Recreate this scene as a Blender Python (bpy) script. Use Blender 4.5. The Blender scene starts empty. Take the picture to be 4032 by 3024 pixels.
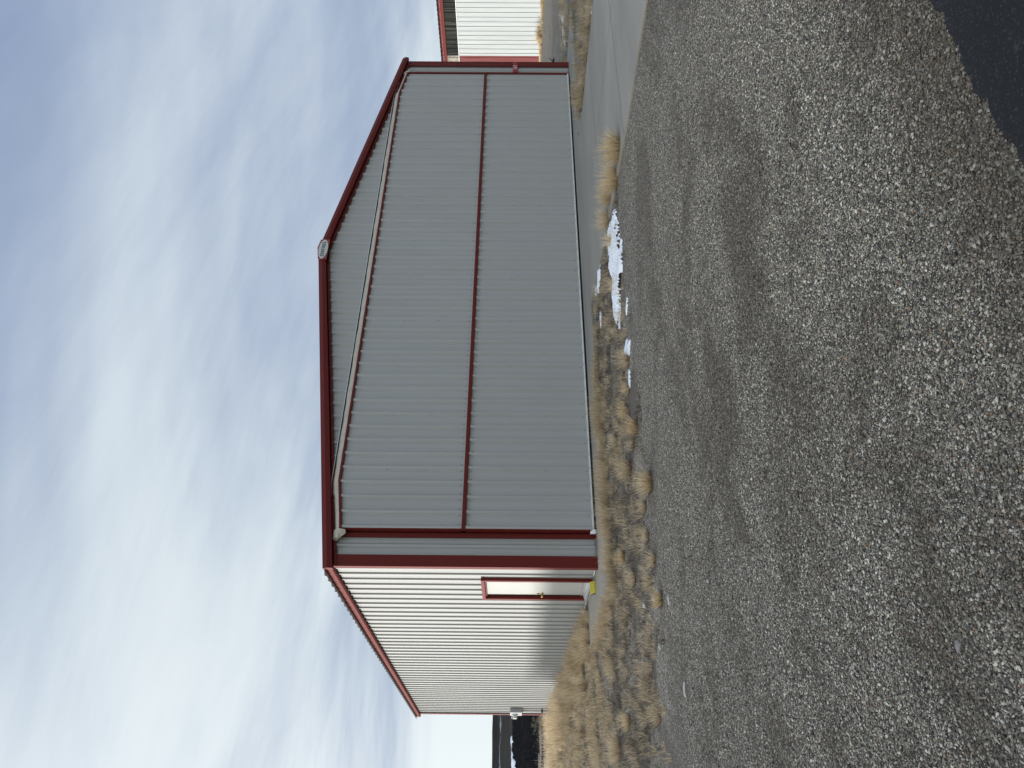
import bpy, bmesh, math, random
import numpy as np
from mathutils import Matrix, Vector

random.seed(7)
RNG = np.random.default_rng(11)
SC = bpy.context.scene
COL = SC.collection

# ------------------------------------------------------------------ camera
CAM_LOC = (-4.542, -12.695, 1.507)
YAW, PITCH, ROLL = math.radians(33.699), math.radians(0.261), math.radians(0.431)
fw = Vector((math.sin(YAW) * math.cos(PITCH), math.cos(YAW) * math.cos(PITCH), math.sin(PITCH)))
rt = Vector((math.cos(YAW), -math.sin(YAW), 0))
up = rt.cross(fw)
eU = rt * math.cos(ROLL) + up * math.sin(ROLL)      # towards the right of the upright view
eV = rt * math.sin(ROLL) - up * math.cos(ROLL)      # towards the ground
cam = bpy.data.cameras.new('camera')
cam.lens, cam.sensor_width, cam.sensor_fit = 25.576, 36.0, 'HORIZONTAL'
cam.clip_start, cam.clip_end = 0.05, 3000
cam_o = bpy.data.objects.new('camera', cam)
COL.objects.link(cam_o)
m3 = Matrix((eV, eU, -fw)).transposed()             # the phone was held upright: picture turned a quarter turn
cam_o.matrix_world = Matrix.Translation(CAM_LOC) @ m3.to_4x4()
SC.camera = cam_o

# ------------------------------------------------------------------ sun, sky, exposure
SUN_EL, SUN_BEHIND = math.radians(5.5), math.radians(37.0)
to_sun = Vector((-math.cos(SUN_EL) * math.cos(SUN_BEHIND), math.cos(SUN_EL) * math.sin(SUN_BEHIND), math.sin(SUN_EL)))
sun = bpy.data.lights.new('sun', 'SUN')
sun.energy, sun.angle, sun.color = 4.5, math.radians(1.3), (1.0, 0.97, 0.925)
sun_o = bpy.data.objects.new('sun', sun)
COL.objects.link(sun_o)
sun_o.rotation_euler = (-to_sun).to_track_quat('-Z', 'Y').to_euler()

world = bpy.data.worlds.new('World')
SC.world = world
world.use_nodes = True
wn, wl = world.node_tree.nodes, world.node_tree.links
for n in list(wn): wn.remove(n)


def node(nt, t, **kw):
    n = nt.nodes.new(t)
    for k, v in kw.items():
        if k.startswith('i_'):
            n.inputs[k[2:].replace('_', ' ')].default_value = v
        else:
            setattr(n, k, v)
    return n


def math_n(nt, op, a, b=None, c=None, clamp=False):
    n = nt.nodes.new('ShaderNodeMath'); n.operation = op; n.use_clamp = clamp
    for i, v in enumerate((a, b, c)):
        if v is None: continue
        if isinstance(v, (int, float)): n.inputs[i].default_value = v
        else: nt.links.new(v, n.inputs[i])
    return n.outputs[0]


def smooth_n(nt, v, a, b, lo=0.0, hi=1.0):
    n = nt.nodes.new('ShaderNodeMapRange'); n.interpolation_type = 'SMOOTHSTEP'
    nt.links.new(v, n.inputs[0])
    n.inputs[1].default_value, n.inputs[2].default_value = a, b
    n.inputs[3].default_value, n.inputs[4].default_value = lo, hi
    return n.outputs[0]


def mix_n(nt, f, a, b, blend='MIX'):
    n = nt.nodes.new('ShaderNodeMix'); n.data_type = 'RGBA'; n.blend_type = blend
    for s, v in ((n.inputs[0], f), (n.inputs[6], a), (n.inputs[7], b)):
        if isinstance(v, (int, float)): s.default_value = v
        elif isinstance(v, tuple): s.default_value = v if len(v) == 4 else (*v, 1)
        else: nt.links.new(v, s)
    return n.outputs[2]


def noise_n(nt, vec, scale, detail=4.0, rough=0.55, dist=0.0):
    n = nt.nodes.new('ShaderNodeTexNoise')
    n.inputs['Scale'].default_value, n.inputs['Detail'].default_value = scale, detail
    n.inputs['Roughness'].default_value, n.inputs['Distortion'].default_value = rough, dist
    if vec is not None: nt.links.new(vec, n.inputs['Vector'])
    return n.outputs['Fac']


def map_n(nt, vec, loc=(0, 0, 0), rot=(0, 0, 0), scale=(1, 1, 1)):
    n = nt.nodes.new('ShaderNodeMapping')
    n.inputs['Location'].default_value, n.inputs['Rotation'].default_value, n.inputs['Scale'].default_value = loc, rot, scale
    nt.links.new(vec, n.inputs['Vector'])
    return n.outputs[0]


def ramp_n(nt, f, stops, interp='LINEAR'):
    n = nt.nodes.new('ShaderNodeValToRGB')
    n.color_ramp.interpolation = interp
    el = n.color_ramp.elements
    while len(el) < len(stops): el.new(0.5)
    for e, (p, c) in zip(el, stops):
        e.position, e.color = p, (*c, 1) if len(c) == 3 else c
    nt.links.new(f, n.inputs[0])
    return n.outputs[0]


def build_sky():
    nt = world.node_tree
    out = node(nt, 'ShaderNodeOutputWorld')
    bg = node(nt, 'ShaderNodeBackground')
    S = 0.1
    bg.inputs[1].default_value = S
    sky = node(nt, 'ShaderNodeTexSky', sky_type='NISHITA', sun_disc=False, sun_elevation=SUN_EL,
               sun_rotation=math.atan2(to_sun.x, to_sun.y), air_density=1.0, dust_density=1.2, ozone_density=1.5)
    tc = node(nt, 'ShaderNodeTexCoord')
    sep = node(nt, 'ShaderNodeSeparateXYZ')
    nt.links.new(tc.outputs['Generated'], sep.inputs[0])
    zc = math_n(nt, 'ADD', math_n(nt, 'MAXIMUM', sep.outputs[2], 0.0), 0.16)
    cmb = node(nt, 'ShaderNodeCombineXYZ')           # the cloud layer is a flat sheet overhead
    nt.links.new(math_n(nt, 'DIVIDE', sep.outputs[0], zc), cmb.inputs[0])
    nt.links.new(math_n(nt, 'DIVIDE', sep.outputs[1], zc), cmb.inputs[1])
    v = cmb.outputs[0]
    big = noise_n(nt, map_n(nt, v, (3.1, 1.4, 0.0), (0, 0, math.radians(25)), (0.42, 0.72, 1)), 1.0, 5, 0.52, 0.5)
    streak = noise_n(nt, map_n(nt, v, (1.0, 0.3, 2.0), (0, 0, math.radians(-28)), (0.5, 2.6, 1)), 1.15, 7, 0.62, 0.35)
    fine = noise_n(nt, map_n(nt, v, (0.0, 0.0, 5.0), (0, 0, math.radians(10)), (1.0, 3.0, 1)), 3.2, 8, 0.68, 0.4)
    d = math_n(nt, 'ADD', math_n(nt, 'MULTIPLY', big, 1.25), math_n(nt, 'MULTIPLY', streak, 0.27))
    d = math_n(nt, 'ADD', d, math_n(nt, 'MULTIPLY', fine, 0.10))
    # thicker veil low down and towards the sun, thinner high up and away from it
    d = math_n(nt, 'ADD', d, math_n(nt, 'MULTIPLY', sep.outputs[0], -0.40))
    d = math_n(nt, 'ADD', d, math_n(nt, 'MULTIPLY', sep.outputs[2], -0.52))
    d = math_n(nt, 'ADD', d, smooth_n(nt, sep.outputs[2], 0.30, 0.0, 0.0, 0.16))
    cov = smooth_n(nt, d, 0.08, 0.66, 0.12, 0.97)
    k = 1.0 / S
    cloud_lo, cloud_hi = (0.50 * k, 0.58 * k, 0.68 * k), (0.73 * k, 0.80 * k, 0.82 * k)
    cl = mix_n(nt, smooth_n(nt, d, 0.3, 0.85), cloud_lo, cloud_hi)
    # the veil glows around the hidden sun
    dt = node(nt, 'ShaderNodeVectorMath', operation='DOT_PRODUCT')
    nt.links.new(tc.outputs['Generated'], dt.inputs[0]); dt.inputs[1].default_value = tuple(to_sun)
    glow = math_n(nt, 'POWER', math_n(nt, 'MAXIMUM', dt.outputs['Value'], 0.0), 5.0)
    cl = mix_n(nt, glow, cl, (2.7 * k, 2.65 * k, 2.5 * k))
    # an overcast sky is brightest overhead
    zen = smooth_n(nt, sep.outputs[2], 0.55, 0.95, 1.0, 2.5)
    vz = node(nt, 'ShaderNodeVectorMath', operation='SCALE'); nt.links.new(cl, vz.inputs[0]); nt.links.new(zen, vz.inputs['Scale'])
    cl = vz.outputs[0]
    blue = mix_n(nt, 0.75, sky.outputs[0], (0.19 * k, 0.275 * k, 0.49 * k))
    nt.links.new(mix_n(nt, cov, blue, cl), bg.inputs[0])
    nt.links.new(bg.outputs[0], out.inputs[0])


build_sky()
SC.view_settings.view_transform = 'Standard'
SC.view_settings.look = 'None'
SC.view_settings.exposure = 0.15
SC.view_settings.gamma = 1.0
SC.view_settings.use_curve_mapping = False


# ------------------------------------------------------------------ materials
def new_mat(name):
    m = bpy.data.materials.new(name)
    m.use_nodes = True
    nt = m.node_tree
    b = nt.nodes['Principled BSDF']
    return m, nt, b


def pos_n(nt):
    return node(nt, 'ShaderNodeNewGeometry').outputs['Position']


def bump_n(nt, h, strength, dist, prev=None):
    n = node(nt, 'ShaderNodeBump')
    n.inputs['Strength'].default_value, n.inputs['Distance'].default_value = strength, dist
    nt.links.new(h, n.inputs['Height'])
    if prev is not None: nt.links.new(prev, n.inputs['Normal'])
    return n.outputs[0]


def painted_metal(name, col, rough=0.38, dirt=0.12, dirt_col=(0.25, 0.22, 0.18), streak_axis=2, spec=0.45, can=0.25):
    """Coil-painted steel sheet: slight oil-canning, faint runs of dust."""
    m, nt, b = new_mat(name)
    p = pos_n(nt)
    run = noise_n(nt, map_n(nt, p, scale=(5, 5, 0.35)), 1.6, 5, 0.6)
    blot = noise_n(nt, p, 0.9, 4, 0.6)
    f = math_n(nt, 'MULTIPLY', smooth_n(nt, run, 0.42, 0.8), smooth_n(nt, blot, 0.35, 0.75))
    c = mix_n(nt, math_n(nt, 'MULTIPLY', f, dirt), col, dirt_col)
    fade = noise_n(nt, map_n(nt, p, (4, 2, 1), scale=(1.2, 1.2, 0.6)), 0.8, 3)
    c = mix_n(nt, math_n(nt, 'MULTIPLY', smooth_n(nt, fade, 0.3, 0.7), 0.10), c, tuple(min(1, x * 1.25) for x in col))
    nt.links.new(c, b.inputs['Base Color'])
    nt.links.new(smooth_n(nt, run, 0.2, 0.8, rough - 0.05, rough + 0.12), b.inputs['Roughness'])
    b.inputs['Specular IOR Level'].default_value = spec
    h = noise_n(nt, map_n(nt, p, scale=(2.2, 2.2, 0.8)), 1.0, 2)
    nt.links.new(bump_n(nt, h, can, 0.012), b.inputs['Normal'])
    return m


def plain(name, col, rough=0.6, metal=0.0, var=0.15, scale=6.0, bump=0.0, bscale=60.0):
    m, nt, b = new_mat(name)
    p = pos_n(nt)
    f = noise_n(nt, p, scale, 5, 0.6)
    c = mix_n(nt, smooth_n(nt, f, 0.25, 0.75), tuple(x * (1 - var) for x in col), tuple(min(1, x * (1 + var)) for x in col))
    nt.links.new(c, b.inputs['Base Color'])
    b.inputs['Roughness'].default_value, b.inputs['Metallic'].default_value = rough, metal
    if bump:
        nt.links.new(bump_n(nt, noise_n(nt, p, bscale, 5), bump, 0.01), b.inputs['Normal'])
    return m


M = {}
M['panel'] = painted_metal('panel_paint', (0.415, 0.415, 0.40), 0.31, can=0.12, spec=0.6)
M['panel_dimmed'] = painted_metal('panel_paint_dimmed', (0.315, 0.315, 0.30), 0.5, 0.10, can=0.12)  # same paint as panel, darkened to offset direct sun on the side wall
M['red'] = painted_metal('red_trim_paint', (0.135, 0.015, 0.011), 0.5, 0.10, (0.16, 0.08, 0.06), can=0.15, spec=0.22)
M['white_wall'] = painted_metal('white_wall_paint', (0.345, 0.365, 0.36), 0.55, 0.05, can=0.1)
M['roof'] = painted_metal('roof_paint', (0.42, 0.43, 0.42), 0.45, 0.2)
M['dark_roof'] = painted_metal('dark_roof_paint', (0.10, 0.05, 0.045), 0.5, 0.2)
M['canvas'] = plain('canvas', (0.52, 0.47, 0.39), 0.9, var=0.12, scale=9, bump=0.35, bscale=9)
M['white'] = plain('white_paint', (0.74, 0.76, 0.74), 0.5, var=0.05)
M['black'] = plain('black_rubber', (0.012, 0.012, 0.013), 0.7)
M['alu'] = plain('aluminium', (0.62, 0.63, 0.64), 0.38, 0.7, 0.06)
M['brass'] = plain('brass', (0.55, 0.40, 0.15), 0.3, 1.0)
M['yellow'] = plain('yellow_paint', (0.60, 0.50, 0.06), 0.5, var=0.12, scale=20)
M['grey_box'] = plain('grey_box_paint', (0.30, 0.31, 0.32), 0.5, var=0.06)
M['pale_box'] = plain('pale_box_paint', (0.62, 0.62, 0.60), 0.5, var=0.05)
M['badge'] = plain('badge', (0.62, 0.65, 0.63), 0.4, var=0.05)
M['ink'] = plain('black_ink', (0.010, 0.010, 0.012), 0.5)
M['sign_red'] = plain('sign_red', (0.30, 0.004, 0.010), 0.35, var=0.06)
M['sign_white'] = plain('sign_white', (0.78, 0.74, 0.72), 0.4, var=0.03)
M['screw'] = plain('screw_head', (0.16, 0.15, 0.15), 0.5, 0.5)
M['tan_base'] = plain('concrete_base', (0.36, 0.31, 0.23), 0.9, var=0.25, scale=3)
M['stub'] = plain('charred_wood', (0.010, 0.008, 0.007), 0.9, bump=0.5, bscale=30)
M['twig'] = plain('dry_twig', (0.42, 0.34, 0.24), 0.9, var=0.2)
M['chunk'] = plain('grey_block', (0.26, 0.25, 0.23), 0.9, var=0.2, bump=0.4, bscale=40)


def door_mat():
    m, nt, b = new_mat('entry_door_paint')
    p = pos_n(nt)
    st = noise_n(nt, map_n(nt, p, scale=(6, 6, 1.4)), 1.3, 5, 0.65)
    c = mix_n(nt, math_n(nt, 'MULTIPLY', smooth_n(nt, st, 0.5, 0.78), 0.30), (0.40, 0.40, 0.37), (0.32, 0.25, 0.14))
    nt.links.new(c, b.inputs['Base Color'])
    b.inputs['Roughness'].default_value = 0.5
    return m


def lightpanel_mat():
    m, nt, b = new_mat('weathered_light_panel')
    p = pos_n(nt)
    s = noise_n(nt, map_n(nt, p, scale=(9, 9, 0.25)), 1.5, 5, 0.6)
    c = ramp_n(nt, s, [(0.28, (0.006, 0.007, 0.007)), (0.46, (0.020, 0.022, 0.020)), (0.60, (0.050, 0.050, 0.040)), (0.78, (0.11, 0.10, 0.075))])
    nt.links.new(c, b.inputs['Base Color'])
    b.inputs['Roughness'].default_value = 0.8
    b.inputs['Specular IOR Level'].default_value = 0.1
    return m


def snow_mat():
    m, nt, b = new_mat('old_snow')
    p = pos_n(nt)
    f = noise_n(nt, p, 14, 5, 0.65)
    nt.links.new(mix_n(nt, smooth_n(nt, f, 0.50, 0.86), (0.90, 0.92, 0.95), (0.55, 0.52, 0.48)), b.inputs['Base Color'])
    b.inputs['Roughness'].default_value = 0.8
    b.inputs['Specular IOR Level'].default_value = 0.2
    nt.links.new(bump_n(nt, noise_n(nt, p, 30, 5), 0.5, 0.02), b.inputs['Normal'])
    return m


def concrete_mat():
    m, nt, b = new_mat('old_concrete')
    p = pos_n(nt)
    a = noise_n(nt, map_n(nt, p, scale=(0.35, 1.0, 1)), 1.1, 6, 0.6)
    f = noise_n(nt, map_n(nt, p, (3, 1, 0), scale=(0.6, 3.5, 1)), 1.5, 5, 0.7)
    g = noise_n(nt, p, 90, 3, 0.7)
    c = ramp_n(nt, a, [(0.25, (0.25, 0.225, 0.187)), (0.5, (0.295, 0.27, 0.225)), (0.75, (0.34, 0.31, 0.262))])
    c = mix_n(nt, math_n(nt, 'MULTIPLY', smooth_n(nt, f, 0.62, 0.8), 0.30), c, (0.52, 0.51, 0.48))
    c = mix_n(nt, math_n(nt, 'MULTIPLY', smooth_n(nt, g, 0.45, 0.7), 0.25), c, (0.16, 0.15, 0.14))
    nt.links.new(c, b.inputs['Base Color'])
    b.inputs['Roughness'].default_value = 0.85
    nt.links.new(bump_n(nt, g, 0.25, 0.004), b.inputs['Normal'])
    return m


def asphalt_mat():
    m, nt, b = new_mat('asphalt')
    p = pos_n(nt)
    a = noise_n(nt, p, 1.2, 5, 0.6)
    v = node(nt, 'ShaderNodeTexVoronoi'); v.inputs['Scale'].default_value = 150; nt.links.new(p, v.inputs['Vector'])
    g = noise_n(nt, p, 220, 3, 0.7)
    c = ramp_n(nt, a, [(0.3, (0.0105, 0.0112, 0.0125)), (0.7, (0.017, 0.0175, 0.019))])
    sp = node(nt, 'ShaderNodeSeparateColor'); nt.links.new(v.outputs['Color'], sp.inputs[0])
    c = mix_n(nt, math_n(nt, 'MULTIPLY', smooth_n(nt, sp.outputs[0], 0.86, 0.99), 0.55), c, (0.07, 0.07, 0.072))
    crack = noise_n(nt, map_n(nt, p, (2, 0, 0), (0, 0, 0.9), (0.5, 5, 1)), 1.4, 4)
    c = mix_n(nt, math_n(nt, 'MULTIPLY', smooth_n(nt, crack, 0.66, 0.72), 0.22), c, (0.075, 0.07, 0.066))
    nt.links.new(c, b.inputs['Base Color'])
    b.inputs['Roughness'].default_value = 0.8
    b.inputs['Specular IOR Level'].default_value = 0.3
    nt.links.new(bump_n(nt, math_n(nt, 'ADD', v.outputs['Distance'], g), 0.55, 0.004), b.inputs['Normal'])
    return m


STONE = [(0.0, (0.050, 0.048, 0.044)), (0.16, (0.115, 0.109, 0.096)), (0.36, (0.220, 0.203, 0.168)), (0.52, (0.335, 0.303, 0.243)),
         (0.66, (0.48, 0.43, 0.335)), (0.78, (0.30, 0.19, 0.12)), (0.81, (0.56, 0.505, 0.40)), (0.89, (0.80, 0.735, 0.60)), (1.0, (0.88, 0.83, 0.72))]


def patch_n(nt, p):
    """Where fines and damp dirt show between the stones: 0 clean stones, 1 bare brown dirt."""
    a = noise_n(nt, map_n(nt, p, (2.7, 8.2, 0), (0, 0, 0.45), (0.62, 1.05, 1)), 1.0, 3, 0.5, 0.5)
    b = noise_n(nt, p, 3.2, 5, 0.65)
    d = smooth_n(nt, math_n(nt, 'ADD', math_n(nt, 'MULTIPLY', a, 0.8), math_n(nt, 'MULTIPLY', b, 0.34)), 0.535, 0.70, 0.0, 0.80)
    # ploughed-up damp strip against the asphalt
    s = node(nt, 'ShaderNodeSeparateXYZ'); nt.links.new(p, s.inputs[0])
    e = smooth_n(nt, math_n(nt, 'ADD', s.outputs[1], math_n(nt, 'MULTIPLY', b, 1.1)), -9.8, -10.7, 0.0, 0.95)
    return math_n(nt, 'MAXIMUM', d, e)


def ground_mat():
    m, nt, b = new_mat('gravel_and_soil')
    p = pos_n(nt)
    warp = node(nt, 'ShaderNodeTexNoise'); warp.inputs['Scale'].default_value = 60; nt.links.new(p, warp.inputs['Vector'])
    vm = node(nt, 'ShaderNodeVectorMath', operation='MULTIPLY_ADD'); nt.links.new(warp.outputs['Color'], vm.inputs[0])
    vm.inputs[1].default_value = (0.008, 0.008, 0.0); nt.links.new(p, vm.inputs[2])
    cells = []
    for sc, ofs in ((86, (0, 0, 0)), (46, (5, 3, 0))):
        v = node(nt, 'ShaderNodeTexVoronoi'); v.inputs['Scale'].default_value = sc
        nt.links.new(map_n(nt, vm.outputs[0], ofs), v.inputs['Vector'])
        s = node(nt, 'ShaderNodeSeparateColor'); nt.links.new(v.outputs['Color'], s.inputs[0])
        cells.append((ramp_n(nt, s.outputs[0], STONE), v.outputs['Distance'], s.outputs[1]))
    big = smooth_n(nt, cells[1][2], 0.80, 0.82)
    stone = mix_n(nt, big, cells[0][0], cells[1][0])
    hgt = math_n(nt, 'SUBTRACT', 1.0, math_n(nt, 'MULTIPLY', cells[0][1], 1.25))
    gap_shade = smooth_n(nt, cells[0][1], 0.42, 0.62)  # crevice shade painted between the stones
    dirt = mix_n(nt, noise_n(nt, p, 40, 5, 0.7), (0.044, 0.035, 0.026), (0.095, 0.076, 0.056))  # brown of the dirt patches, also used to paint the crevice shade
    pt = patch_n(nt, p)
    gapf = math_n(nt, 'MAXIMUM', math_n(nt, 'MULTIPLY', gap_shade, 0.9), math_n(nt, 'MULTIPLY', pt, 0.70))
    grav = mix_n(nt, gapf, stone, dirt)
    # the verge in front of the slab: soil with dead litter
    sx = node(nt, 'ShaderNodeSeparateXYZ'); nt.links.new(p, sx.inputs[0])
    edge = math_n(nt, 'ADD', sx.outputs[1], math_n(nt, 'MULTIPLY', noise_n(nt, p, 0.9, 5, 0.65), 1.6))
    inv = smooth_n(nt, edge, -4.7, -3.5)
    inv = math_n(nt, 'MULTIPLY', inv, smooth_n(nt, sx.outputs[0], 5.2, 4.4))
    lit = noise_n(nt, map_n(nt, p, (0, 0, 0), (0, 0, 0.5), (1, 1, 1)), 34, 6, 0.75)
    soil = ramp_n(nt, lit, [(0.32, (0.050, 0.043, 0.038)), (0.48, (0.125, 0.107, 0.090)), (0.60, (0.20, 0.168, 0.132)), (0.72, (0.37, 0.30, 0.215))])
    soil = mix_n(nt, math_n(nt, 'MULTIPLY', smooth_n(nt, noise_n(nt, p, 1.1, 4), 0.42, 0.60), 0.75), soil, stone)
    c = mix_n(nt, inv, grav, soil)
    nt.links.new(c, b.inputs['Base Color'])
    b.inputs['Roughness'].default_value = 0.85
    b.inputs['Specular IOR Level'].default_value = 0.25
    hh = math_n(nt, 'ADD', math_n(nt, 'MULTIPLY', hgt, math_n(nt, 'SUBTRACT', 1.0, math_n(nt, 'MULTIPLY', pt, 0.6))), math_n(nt, 'MULTIPLY', lit, 0.4))
    nt.links.new(bump_n(nt, hh, 0.9, 0.012), b.inputs['Normal'])
    return m


def pebble_mat():
    m, nt, b = new_mat('pebbles')
    oi = node(nt, 'ShaderNodeObjectInfo')
    c = ramp_n(nt, oi.outputs['Random'], [(q, tuple(v * 0.90 for v in rgb)) for q, rgb in STONE])
    p = pos_n(nt)
    f = noise_n(nt, p, 130, 4, 0.7)
    c = mix_n(nt, math_n(nt, 'MULTIPLY', smooth_n(nt, f, 0.4, 0.75), 0.28), c, (0.10, 0.09, 0.08))
    c = mix_n(nt, math_n(nt, 'MULTIPLY', patch_n(nt, p), 0.66), c, (0.070, 0.048, 0.030))
    nt.links.new(c, b.inputs['Base Color'])
    b.inputs['Roughness'].default_value = 0.75
    b.inputs['Specular IOR Level'].default_value = 0.3
    return m


def grass_mat(name, stops):
    m, nt, b = new_mat(name)
    at = node(nt, 'ShaderNodeAttribute', attribute_name='tint')
    c = ramp_n(nt, at.outputs['Fac'], stops)
    nt.links.new(c, b.inputs['Base Color'])
    b.inputs['Roughness'].default_value = 0.7
    b.inputs['Specular IOR Level'].default_value = 0.2
    tr = node(nt, 'ShaderNodeBsdfTranslucent'); nt.links.new(c, tr.inputs[0])
    mx = node(nt, 'ShaderNodeMixShader'); mx.inputs[0].default_value = 0.42
    nt.links.new(b.outputs[0], mx.inputs[1]); nt.links.new(tr.outputs[0], mx.inputs[2])
    nt.links.new(mx.outputs[0], nt.nodes['Material Output'].inputs[0])
    return m


def bank_mat():
    m, nt, b = new_mat('dark_scrub_bank')
    p = pos_n(nt)
    a = noise_n(nt, map_n(nt, p, scale=(2.2, 0.6, 2.2)), 3.0, 7, 0.75)
    s = noise_n(nt, map_n(nt, p, (1, 7, 3), scale=(1, 0.4, 1)), 5.5, 3, 0.6)
    c = ramp_n(nt, a, [(0.38, (0.001, 0.001, 0.002)), (0.55, (0.008, 0.008, 0.010)), (0.72, (0.050, 0.046, 0.044))])
    c = mix_n(nt, smooth_n(nt, s, 0.70, 0.75), c, (0.24, 0.23, 0.22))
    nt.links.new(c, b.inputs['Base Color'])
    b.inputs['Roughness'].default_value = 0.95
    b.inputs['Specular IOR Level'].default_value = 0.05
    nt.links.new(bump_n(nt, a, 0.8, 0.15), b.inputs['Normal'])
    return m


def hills_mat():
    m, nt, b = new_mat('scrub_hills')
    p = pos_n(nt)
    sx = node(nt, 'ShaderNodeSeparateXYZ'); nt.links.new(p, sx.inputs[0])
    a = noise_n(nt, map_n(nt, p, scale=(0.10, 0.02, 0.9)), 1.0, 8, 0.78)
    c = ramp_n(nt, a, [(0.35, (0.006, 0.006, 0.005)), (0.55, (0.017, 0.015, 0.013)), (0.75, (0.045, 0.039, 0.033))])
    sn = noise_n(nt, map_n(nt, p, (9, 2, 0), scale=(0.14, 0.02, 0.9)), 1.6, 8, 0.80)
    band = math_n(nt, 'MULTIPLY', smooth_n(nt, sx.outputs[1], 150, 260), smooth_n(nt, sx.outputs[1], 385, 340))
    k = math_n(nt, 'ADD', sn, math_n(nt, 'MULTIPLY', band, 0.14))
    c = mix_n(nt, smooth_n(nt, k, 0.67, 0.73), c, (0.55, 0.66, 0.74))
    nt.links.new(c, b.inputs['Base Color'])
    b.inputs['Roughness'].default_value = 0.95
    b.inputs['Specular IOR Level'].default_value = 0.05
    nt.links.new(bump_n(nt, a, 0.7, 1.5), b.inputs['Normal'])
    return m


M['door'] = door_mat(); M['light_panel'] = lightpanel_mat(); M['snow'] = snow_mat(); M['concrete'] = concrete_mat()
M['asphalt'] = asphalt_mat(); M['ground'] = ground_mat(); M['pebble'] = pebble_mat(); M['bank'] = bank_mat(); M['hills'] = hills_mat()
M['pale_light'] = plain('pale_light_panel', (0.25, 0.23, 0.19), 0.8, var=0.4, scale=5)
M['stone'] = plain('pale_stone', (0.48, 0.46, 0.42), 0.85, var=0.25, scale=25, bump=0.5, bscale=50)
M['grey_stone'] = plain('grey_stone', (0.24, 0.22, 0.21), 0.85, var=0.25, scale=25, bump=0.5, bscale=50)
M['straw'] = grass_mat('straw_grass', [(0.0, (0.20, 0.145, 0.09)), (0.3, (0.46, 0.355, 0.22)), (0.65, (0.68, 0.55, 0.37)), (1.0, (0.86, 0.74, 0.54))])
M['gold'] = grass_mat('golden_grass', [(0.0, (0.24, 0.155, 0.085)), (0.3, (0.52, 0.375, 0.20)), (0.65, (0.72, 0.56, 0.335)), (1.0, (0.86, 0.73, 0.50))])
M['litter'] = grass_mat('dead_litter', [(0.0, (0.035, 0.028, 0.022)), (0.4, (0.10, 0.078, 0.058)), (0.75, (0.23, 0.175, 0.115)), (1.0, (0.40, 0.32, 0.21))])
M['sage'] = grass_mat('sage_leaf', [(0.0, (0.06, 0.06, 0.045)), (0.5, (0.13, 0.13, 0.09)), (1.0, (0.24, 0.23, 0.16))])


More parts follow.
